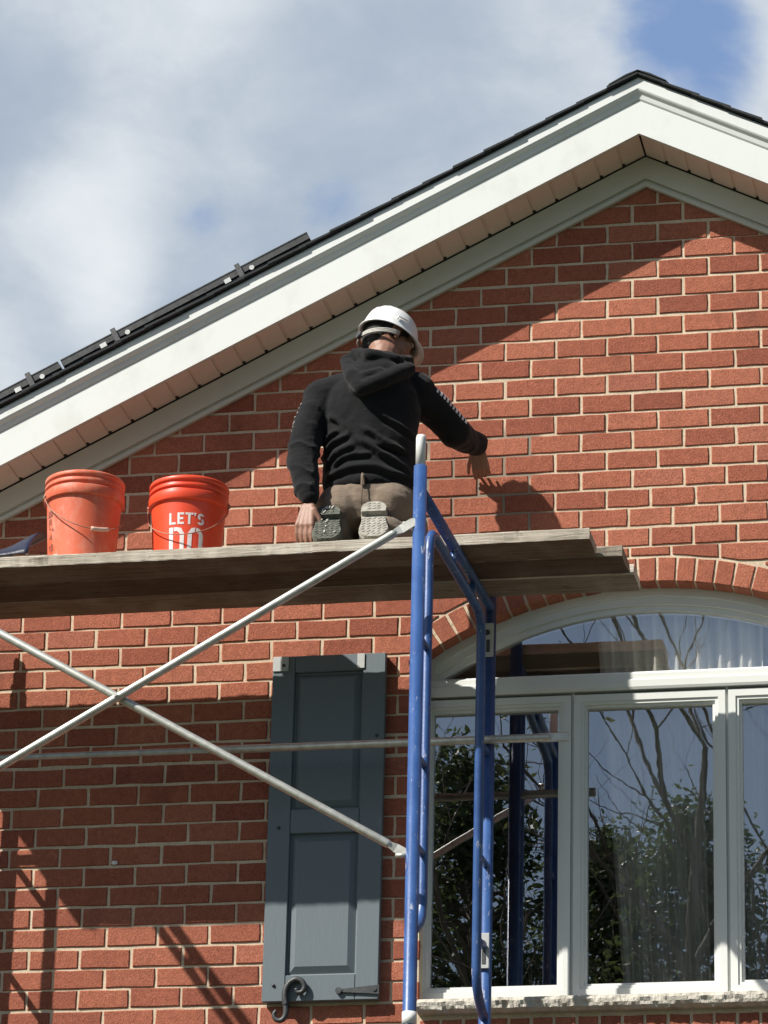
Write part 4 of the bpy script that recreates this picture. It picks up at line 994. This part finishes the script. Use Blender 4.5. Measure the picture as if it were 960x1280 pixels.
def body():
    mb = MB()
    # head
    ellipsoid(mb, H(0, -.012, .028), (.076, .096, .088), HM)
    ellipsoid(mb, H(0, .020, -.030), (.066, .076, .082), HM)
    ellipsoid(mb, H(0, .052, -.088), (.040, .038, .030), HM)
    capsule(mb, H(0, .088, .012), .012, H(0, .112, -.026), .014, 10)        # nose
    for s in (-1, 1):
        capsule(mb, H(s * .014, .098, -.030), .008, H(s * .011, .092, -.034), .009, 8)
        capsule(mb, H(s * .012, .090, .020), .010, H(s * .050, .072, .020), .011, 8)      # brow
        ellipsoid(mb, H(s * .046, .062, -.026), (.022, .022, .02), HM)                     # cheek
        # ear: helix ring, lobe, concha
        for a0 in range(-70, 230, 30):
            q = lambda a: H(s * (.078 + .010 * math.cos(R(a - 90)) ** 2), -.012 - .016 * math.cos(R(a)), -.012 + .030 * math.sin(R(a)))
            capsule(mb, q(a0), .0055, q(a0 + 30), .0055, 8)
        ellipsoid(mb, H(s * .075, -.008, -.012), (.006, .014, .024), HM); ellipsoid(mb, H(s * .078, -.004, -.042), (.006, .009, .010), HM)
    capsule(mb, H(-.020, .092, -.060), .0075, H(.020, .092, -.060), .0075, 8); capsule(mb, H(-.017, .090, -.071), .008, H(.017, .090, -.071), .008, 8)   # lips
    # neck and trunk under the clothes
    chain(mb, (H(0, -.035, -.04), .062), ((-.925, -.53, 7.93), .062), ((-.945, -.545, 7.85), .075))
    loft(mb, [(-.985, -.49, 7.27, .15, .10), (-.98, -.50, 7.45, .15, .10), (-.975, -.53, 7.65, .165, .10), (-.97, -.535, 7.77, .16, .09), (-.95, -.54, 7.86, .09, .07)])
    chain(mb, ((-.95, -.54, 7.80), .06), (SHL, .052), (ELL, .044), (WRL, .030))
    chain(mb, ((-.95, -.54, 7.80), .06), (SHR, .052), (ELR, .044), (WRR, .030))
    for x in (-1.07, -.90):
        kx = -1.10 if x < -1 else -.83
        chain(mb, ((x, -.47, 7.27), .085), ((kx, -.27, 7.10), .058), ((x - .01, -.60, 7.17), .042))
    hand(mb, (-1.174, -.712, 7.235), (-.10, -.20, -1), (.2, 1, -.1), 1, .19, .22)
    hand(mb, (-.612, -.118, 7.682), (.04, .52, -.86), (0.0, 1, .35), -1, .172, .48)
    return fuse(mb, "body", M['skin'], person, .0042, 3)
body()
for s in (-1, 1):
    e = MB(); ellipsoid(e, H(s * .031, .083, .002), (.0125, .0125, .0125)); e.build("eye", M['print'], person)
mb = MB(); ellipsoid(mb, H(0, -.018, .030), (.083, .099, .092), HM); ellipsoid(mb, H(0, -.062, -.030), (.066, .047, .058), HM); ellipsoid(mb, H(0, -.060, -.060), (.060, .042, .046), HM)
for s in (-1, 1): capsule(mb, H(s * .074, .012, .02), .010, H(s * .076, .006, -.03), .007, 8)
fuse(mb, "hair", M['hair'], person, .006, 2, lambda p: .003 * noise.noise(p * 90))
# hoodie
FOLDS = [([(-1.145, 7.501), (-1.098, 7.525), (-1.035, 7.542)], .012), ([(-1.127, 7.446), (-1.09, 7.478), (-1.014, 7.494)], .013), ([(-1.095, 7.428), (-1.039, 7.455), (-.95, 7.457)], .010),
         ([(-.965, 7.558), (-.901, 7.514), (-.837, 7.484)], .012), ([(-.99, 7.519), (-.9, 7.461), (-.81, 7.412)], .014), ([(-.913, 7.502), (-.869, 7.486), (-.824, 7.477)], .009),
         ([(-1.119, 7.392), (-.987, 7.409), (-.797, 7.378)], .013), ([(-1.139, 7.540), (-1.117, 7.556), (-1.086, 7.566)], .009), ([(-.903, 7.615), (-.852, 7.585), (-.801, 7.562)], .012), ([(-1.12, 7.634), (-1.081, 7.612), (-1.041, 7.572)], .014)]
def cloth(p):
    a = noise.noise(p * 9) * .006
    if p.y < -.47:                                      # folds pulled across the back
        for f, w in FOLDS:
            if f[0][0] - .02 < p.x < f[-1][0] + .02:
                for (x0, z0), (x1, z1) in zip(f, f[1:]):
                    if x0 <= p.x <= x1 or (p.x < x0 and (x0, z0) == f[0]) or (p.x > x1 and (x1, z1) == f[-1]):
                        t = (p.x - x0) / (x1 - x0); d = p.z - (z0 + (z1 - z0) * t) + .006 * noise.noise((p.x * 22, z0 * 9, 1))
                        e = max(0, min(1, (p.x - f[0][0] + .02) / .03)) * max(0, min(1, (f[-1][0] + .02 - p.x) / .03))
                        a += e * .0125 * (math.exp(-(d / w) ** 2) - .75 * math.exp(-((d + 1.75 * w) / (w * .9)) ** 2)); break
        a += .004 * noise.noise((p.x * 5 + 3, p.z * 11, 2))
    if p.z < 7.7 and (p.x < -1.16 or p.x > -.74):      # sleeves: rings of creases
        q2 = p.z * 32 + p.x * 14 + 1.6 * noise.noise(p * 14); a += .010 * (1 - abs(math.sin(q2))) ** 2 * (.4 + .6 * max(0, min(1, (7.62 - p.z) / .1)))
    a += noise.noise(p * 28) * .0022
    return a
def hoodie():
    mb = MB()
    loft(mb, [(-.968, -.515, 7.338, .178, .135), (-.968, -.515, 7.352, .188, .146), (-.97, -.515, 7.40, .194, .152), (-.972, -.52, 7.47, .190, .148), (-.974, -.53, 7.56, .192, .145), (-.974, -.54, 7.66, .200, .142), (-.972, -.545, 7.74, .195, .132), (-.966, -.545, 7.81, .158, .112), (-.950, -.545, 7.87, .108, .092), (-.937, -.54, 7.912, .086, .078)], 40)
    loft(mb, [(-.968, -.515, 7.336, .181, .138), (-.968, -.515, 7.372, .183, .140)], 40)
    chain(mb, ((-.98, -.545, 7.80), .085), (SHL, .080), ((-1.205, -.60, 7.60), .066), (ELL, .064), ((-1.20, -.67, 7.36), .057), ((-1.178, -.698, 7.285), .046))
    capsule(mb, (-1.172, -.706, 7.268), .039, (-1.180, -.698, 7.292), .042)
    chain(mb, ((-.95, -.545, 7.80), .085), (SHR, .084), ((-.735, -.43, 7.725), .073), (ELR, .068), ((-.640, -.24, 7.668), .056), ((-.616, -.150, 7.688), .050))
    capsule(mb, (-.613, -.128, 7.690), .040, (-.617, -.15, 7.688), .044)
    # hood: collar roll round the neck and the bag hanging behind
    for k in range(20):
        a0, a1 = 2 * math.pi * k / 20, 2 * math.pi * (k + 1) / 20
        q = lambda a: Vector((-.925 + .098 * math.cos(a), -.535 + .088 * math.sin(a), 7.908 + .026 * math.sin(a) - .022 * math.cos(a) + .010 * math.cos(2 * a)))
        capsule(mb, q(a0), .026, q(a1), .026, 10)
    vL, vB, vR = Vector((-1.062, -.595, 7.885)), Vector((-.980, -.716, 7.712)), Vector((-.815, -.600, 7.835))
    for a, b_ in ((vL, vB), (vR, vB)):
        m = (a + b_) / 2 + Vector((0, -.030, -.018)); chain(mb, (a, .030), (m, .034), (b_, .027))
    ellipsoid(mb, (-.952, -.640, 7.808), (.105, .052, .082), Matrix.Rotation(R(-22), 3, 'X'))
    ellipsoid(mb, (-.975, -.672, 7.752), (.060, .045, .062), Matrix.Rotation(R(-14), 3, 'X'))
    chain(mb, (Vector((-1.03, -.60, 7.915)), .024), (Vector((-.955, -.668, 7.872)), .028), (Vector((-.86, -.625, 7.872)), .022))
    chain(mb, (Vector((-1.015, -.655, 7.800)), .016), (Vector((-.97, -.700, 7.775)), .019), (Vector((-.905, -.690, 7.792)), .015))
    return fuse(mb, "hoodie", M['hoodie'], person, .0065, 3, cloth)
hd = hoodie()
def on_surface(o, p, d):
    ok, loc, nrm, _ = o.ray_cast(o.matrix_world.inverted() @ Vector(p), Vector(d)); return (loc, nrm) if ok else (None, None)
# pale stripes printed on the sleeves
def stripes(path, r_, outward, n, hw, ln):
    mb = MB()
    for i in range(n):
        t_ = i / (n - 1); p = Vector(path[0]).lerp(Vector(path[1]), t_); ax = (Vector(path[1]) - Vector(path[0])).normalized()
        out_ = Vector(outward); out_ = (out_ - ax * out_.dot(ax)).normalized(); sd = ax.cross(out_)
        row = []
        for k in range(7):
            a = (k / 6 - .5) * ln; dr = (out_ * math.cos(a) + sd * math.sin(a))
            for e in (-hw, hw):
                l, nn = on_surface(hd, p + ax * e + dr * .2, -dr)
                row.append((l + dr * .0016) if l is not None else None)
        for k in range(6):
            q = [row[2 * k], row[2 * k + 1], row[2 * k + 3], row[2 * k + 2]]
            if all(x is not None for x in q): mb.add(q, [(0, 1, 2, 3)])
    mb.build("sleeve_print", M['print'], person)
stripes(((-.765, -.455, 7.765), (-.665, -.355, 7.670)), 0, (.85, -.02, .75), 10, .0052, 1.9)
stripes(((-1.185, -.58, 7.69), (-1.212, -.61, 7.56)), 0, (-1, -.1, .1), 7, .002, .9)
# trousers
def tro(p):
    a = noise.noise(p * 10) * .005
    q = p.z * 24 + (p.x + .98) * 9 + 1.2 * noise.noise(p * 8)
    return a + .008 * max(0, 1 - abs(math.sin(q))) ** 2 * (1 if p.x > -.93 else .45) + noise.noise(p * 40) * .0015
mb = MB()
loft(mb, [(-.972, -.50, 7.20, .15, .13), (-.972, -.505, 7.27, .190, .150), (-.970, -.51, 7.33, .186, .142), (-.968, -.512, 7.375, .168, .126)], 36)
ellipsoid(mb, (-1.068, -.560, 7.265), (.108, .105, .108)); ellipsoid(mb, (-.882, -.560, 7.262), (.108, .105, .108))
chain(mb, ((-1.075, -.46, 7.26), .100), ((-1.08, -.285, 7.125), .09)); chain(mb, ((-.87, -.46, 7.26), .104), ((-.83, -.285, 7.125), .092)); chain(mb, ((-.96, -.40, 7.24), .09), ((-.955, -.33, 7.16), .08))
chain(mb, ((-1.10, -.31, 7.115), .076), ((-1.085, -.575, 7.135), .062), ((-1.082, -.615, 7.150), .056)); chain(mb, ((-.815, -.31, 7.115), .080), ((-.830, -.56, 7.115), .076), ((-.868, -.66, 7.125), .062))
fuse(mb, "trousers", M['trousers'], person, .0068, 3, tro)
sb = MB(); sb.tube([(-.972, -.671, 7.372), (-.971, -.672, 7.335), (-.972, -.676, 7.29), (-.973, -.668, 7.24)], [.004, .0025, .0025, .002], 8)
sb.bbox(-.980, -.964, -.664, -.654, 7.325, 7.372, .002); sb.build("belt_loop", M['trousers'], person)
# boots: sole faces back, toes on the plank
def boot(T, Hh, lean, pale):
    T, Hh = Vector(T), Vector(Hh); a = (Hh - T).normalized(); x = Vector((1, lean, 0)); x = (x - a * x.dot(a)).normalized(); n_ = x.cross(a)
    if n_.y > 0: n_ = -n_
    Ln = (Hh - T).length
    def Q(s, w_, h): return T + a * (s * Ln) + x * w_ + n_ * h
    up_ = MB()
    for s0, s1, r0, r1, h in ((.10, .34, .042, .048, -.042), (.34, .62, .048, .044, -.048), (.62, .90, .044, .041, -.042)):
        for sx in (-.014, .014): capsule(up_, Q(s0, sx, h), r0, Q(s1, sx * .7, h), r1)
    chain(up_, (Q(.86, 0, -.045), .040), (Q(.80, 0, -.11), .046), (Q(.74, 0, -.15), .048))
    b_ = fuse(up_, "boot", M['boot'], person, .006, 3, lambda p: .002 * noise.noise(p * 30))
    so_ = MB()
    def outline(s):    # half width along the sole
        if s < .30: return .058 * math.sqrt(max(0, 1 - ((.30 - s) / .30) ** 2)) + .001
        if s < .62: return .058 - .010 * math.sin((s - .30) / .32 * math.pi / 2)
        if s < .80: return .048 + .003 * (s - .62) / .18
        return .051 * math.sqrt(max(0, 1 - ((s - .80) / .20) ** 2)) + .001
    def slabp(s0, s1, h0, h1, sc=1.0, n=14):
        vs_ = []; m = n + 1
        for h, k_ in ((h0, sc), ((h0 + h1) / 2, sc * 1.02), (h1, sc * .96)):
            for sd in (1, -1):
                for i in range(m):
                    s = s0 + (s1 - s0) * (i if sd == 1 else n - i) / n; vs_.append(Q(s, sd * outline(s) * k_, h))
        c = 2 * m
        fs = [tuple(range(c)), tuple(reversed(range(2 * c, 3 * c)))] + [(r_ * c + i, r_ * c + (i + 1) % c, (r_ + 1) * c + (i + 1) % c, (r_ + 1) * c + i) for r_ in (0, 1) for i in range(c)]
        so_.add(vs_, fs)
    slabp(0, 1, -.012, .004); slabp(0.02, .58, .0042, .015, .97); slabp(.70, .99, .0042, .026, .97)
    so_.build("sole", M['sole_pale'] if pale else M['sole'], b_, True)
    tr = MB(); rnd = random.Random(3 if pale else 5)
    for row in range(7):
        s = .07 + row * .075
        for w_ in (-.041, -.021, .0, .021, .041):
            if abs(w_) > outline(s) - .008: continue
            o_ = rnd.uniform(-.004, .004); q0, q1 = Q(s, w_ - .006, .0152), Q(s + .035, w_ + .006 + o_, .0152)
            tr.tube([q0, q1], .0022, 6)
    for row in range(3):
        for w_ in (-.018, .0, .018):
            tr.tube([Q(.76 + row * .075, w_ - .006, .0262), Q(.785 + row * .075, w_ + .006, .0262)], .0022, 6)
    tag(tr.build("tread_lug", M['sole_pale'] if pale else M['sole'], b_), kind='stuff')
    if not pale:
        du = MB()
        for k in range(12):
            s, w_ = rnd.uniform(.12, .9), rnd.uniform(-.024, .028); hh = .0178 if s < .58 else (.0285 if s > .72 else .006)
            du.tube([Q(s, w_, hh), Q(s + rnd.uniform(.03, .09), w_ + rnd.uniform(.0, .012), hh)], .0032, 6)
        tag(du.build("dust_smear", M['dust'], b_), kind='stuff')
boot((-1.078, -.812, 7.036), (-1.108, -.640, 7.232), .08, False)
boot((-.892, -.812, 7.036), (-.926, -.645, 7.238), .10, True)
# hard hat
HS = .88
def hat():
    mb = MB(); n = 56; rows = []
    prof = [(0, .118), (.02, .1178), (.045, .114), (.068, .104), (.087, .088), (.100, .067), (.108, .045), (.1125, .022), (.1145, .006), (.116, 0)]
    vs_ = []
    def hp(rr, z, a):
        # egg shaped plan: longer front to back
        f_ = rr * 1.20 * math.cos(a); r_ = rr * .98 * math.sin(a)
        ridge = .010 * math.exp(-(r_ / .016) ** 2) * max(0, min(1, (z - .03) / .05)) if z > .03 else 0
        ridge += .004 * (math.exp(-((abs(r_) - .045) / .008) ** 2)) * max(0, min(1, (z - .04) / .04))
        return H(r_ * HS, (f_ - .006) * HS, -.004 + (z + ridge) * 1.14)
    for rr, z in prof: vs_ += [hp(max(rr, .0004), z, 2 * math.pi * k / n) for k in range(n)]
    def brim(k, ext, dz):
        a = 2 * math.pi * k / n; c = math.cos(a); e = .010 + ext * (max(0, c) ** 1.6) * .036
        f_ = (.116 * 1.20 + e) * c; r_ = (.116 * .98 + e * .8) * math.sin(a)
        return H(r_ * HS, (f_ - .006) * HS, -.004 - .004 - dz - .018 * max(0, c) ** 2)
    vs_ += [brim(k, 1, 0) for k in range(n)] + [brim(k, 1, .005) for k in range(n)]
    inn = [(.1125, -.002), (.109, .022), (.104, .045), (.096, .066), (.084, .086), (.066, .100), (.044, .110), (.0004, .114)]
    for rr, z in inn: vs_ += [hp(max(rr, .0004), z, 2 * math.pi * k / n) for k in range(n)]
    m = len(vs_) // n
    fs = [(i * n + k, i * n + (k + 1) % n, (i + 1) * n + (k + 1) % n, (i + 1) * n + k) for i in range(m - 1) for k in range(n)]
    hh = mb.add(vs_, fs, True).build("hard_hat", M['hat'], person, True)
    # suspension band round the back of the head and its adjuster
    bd = MB()
    for z, rr in ((-.012, .0035), (-.020, .0035), (-.028, .0035)):
        bd.tube([H(.094 * math.sin(R(a)), -.020 - .100 * math.cos(R(a)), z - .030 * math.cos(R(a)) - .018) for a in range(-100, 101, 10)], rr, 8)
    bd.build("suspension_band", M['strap'], hh)
    MB().tube([H(0, -.118, -.070), H(0, -.135, -.070)], .016, 14).build("adjuster_knob", M['iron'], hh)
    # accessory slot on the side
    sl_ = MB(); q = [H(.1145, -.02, .045), H(.118, -.02, .03), H(.117, .03, .03), H(.1125, .03, .045)]
    sl_.tube([H(.1005, -.03, .022), H(.0995, -.03, .040), H(.0985, .012, .042)], .0032, 8); sl_.build("accessory_slot", M['hat'], hh)
hat()

# ------------------------------------------------------------------ trees across the street, seen in the glass
def limb(mb, p, d, L_, r_, depth, rnd, tips):
    pts = [p.copy()]; rr = [r_]; n = 6
    for i in range(n):
        d = (d + Vector((rnd.gauss(0, .16), rnd.gauss(0, .16), rnd.gauss(.05, .1)))).normalized(); p = p + d * L_ / n
        pts.append(p.copy()); rr.append(r_ * (1 - .62 * (i + 1) / n))
    mb.tube(pts, rr, 6 if depth > 1 else 5, False)
    if depth <= 0: tips.append((pts[-1], d)); return
    for i in range(2, n + 1):
        for q in range(2 if depth > 2 else rnd.choice((0, 1, 1))):
            ax = d.cross(Vector((rnd.gauss(0, 1), rnd.gauss(0, 1), rnd.gauss(0, 1)))).normalized()
            nd_ = (Matrix.Rotation(rnd.uniform(.45, .95), 3, ax) @ d).normalized()
            limb(mb, pts[i], nd_, L_ * rnd.uniform(.42, .62), rr[i] * .62, depth - 1, rnd, tips)
        if depth == 1 and i > 3: tips.append((pts[i], d))
def leaves(mb, c, rad, n, size, rnd):
    for _ in range(n):
        v = Vector((rnd.gauss(0, 1), rnd.gauss(0, 1), rnd.gauss(0, 1))).normalized() * rnd.random() ** .45
        p = Vector(c) + Vector((v.x * rad[0], v.y * rad[1], v.z * rad[2]))
        a = Vector((rnd.gauss(0, 1), rnd.gauss(0, 1), rnd.gauss(0, .6))).normalized(); b_ = a.orthogonal().normalized()
        b_ = Matrix.Rotation(rnd.uniform(0, 6.28), 3, a) @ b_; s = size * rnd.choice((.45, .6, .8, 1.0, 1.35))
        mb.add([p - a * s, p + b_ * s * .42, p + a * s, p - b_ * s * .42], [(0, 1, 2, 3)])
def bare_tree(label, x, y, h, seed, lean=(0, 0)):
    rnd = random.Random(seed); t = thing("bare_tree", label, "tree", (x, y, 0), "trees mirrored in the window"); mb = MB(); tips = []
    tr = MB(); pts = [Vector((x, y, 0)), Vector((x + .05, y, h * .2)), Vector((x + lean[0] * .4, y + lean[1] * .4, h * .42))]
    tr.tube(pts, [.24, .2, .16], 12, False); tr.build("trunk", M['bark'], t)
    for k in range(7):
        a = k * 2.4 + rnd.uniform(-.4, .4); d = Vector((math.cos(a) * .75 + lean[0] * .12, math.sin(a) * .75, rnd.uniform(.7, 1.2))).normalized()
        limb(mb, pts[-1] - Vector((0, 0, rnd.uniform(0, h * .12))), d, h * rnd.uniform(.34, .46), .09, 3, rnd, tips)
    mb.build("branches", M['bark'], t)
    lf = MB()
    for p, d in tips:
        if rnd.random() < .10: leaves(lf, p, (.1, .1, .1), 3, .05, rnd)
    if lf.v: lf.build("crown", M['leaf2'], t)
def evergreen(label, x, y, h, w_, seed, n):
    rnd = random.Random(seed); t = thing("evergreen_tree", label, "tree", (x, y, 0), "trees mirrored in the window")
    MB().tube([(x, y, 0), (x + .1, y, h * .5), (x, y, h * .96)], [.26, .17, .03], 12).build("trunk", M['bark'], t)
    br = MB(); lf = MB()
    for k in range(n):
        v = rnd.random() ** .8; z = h * (.12 + .86 * v); rr = w_ * (1 - v) ** .62 * rnd.uniform(.45, 1.1) + .12; a = rnd.uniform(0, 6.28)
        p0 = Vector((x, y, z - .3 * rr)); p1 = Vector((x + rr * math.cos(a), y + rr * math.sin(a), z + rnd.uniform(-.2, .25)))
        br.tube([p0, (p0 + p1) / 2 + Vector((0, 0, .12)), p1], [.035, .02, .008], 5, False)
        leaves(lf, p1, (.42, .42, .26), 70, .05, rnd); leaves(lf, (p0 + p1 * 2) / 3, (.4, .4, .22), 44, .048, rnd)
    br.build("branches", M['bark'], t); lf.build("crown", M['leaf'], t)
evergreen("dense dark evergreen tree reflected in the left window panes", -5.1, -25.0, 14.9, 2.5, 11, 460)
evergreen("lower evergreen tree reflected at the foot of the middle pane", -2.9, -26.5, 14.6, 2.5, 12, 400)
evergreen("evergreen tree reflected between the two others in the middle pane", -4.0, -27.5, 14.6, 2.2, 13, 360)
evergreen("evergreen tree reflected in the right hand pane below the bare limbs", -1.2, -28.0, 14.4, 2.4, 14, 360)
bare_tree("tall bare branched tree reflected in the arched pane and upper right glass", -1.1, -23.5, 17.5, 5, (-1.5, 0))
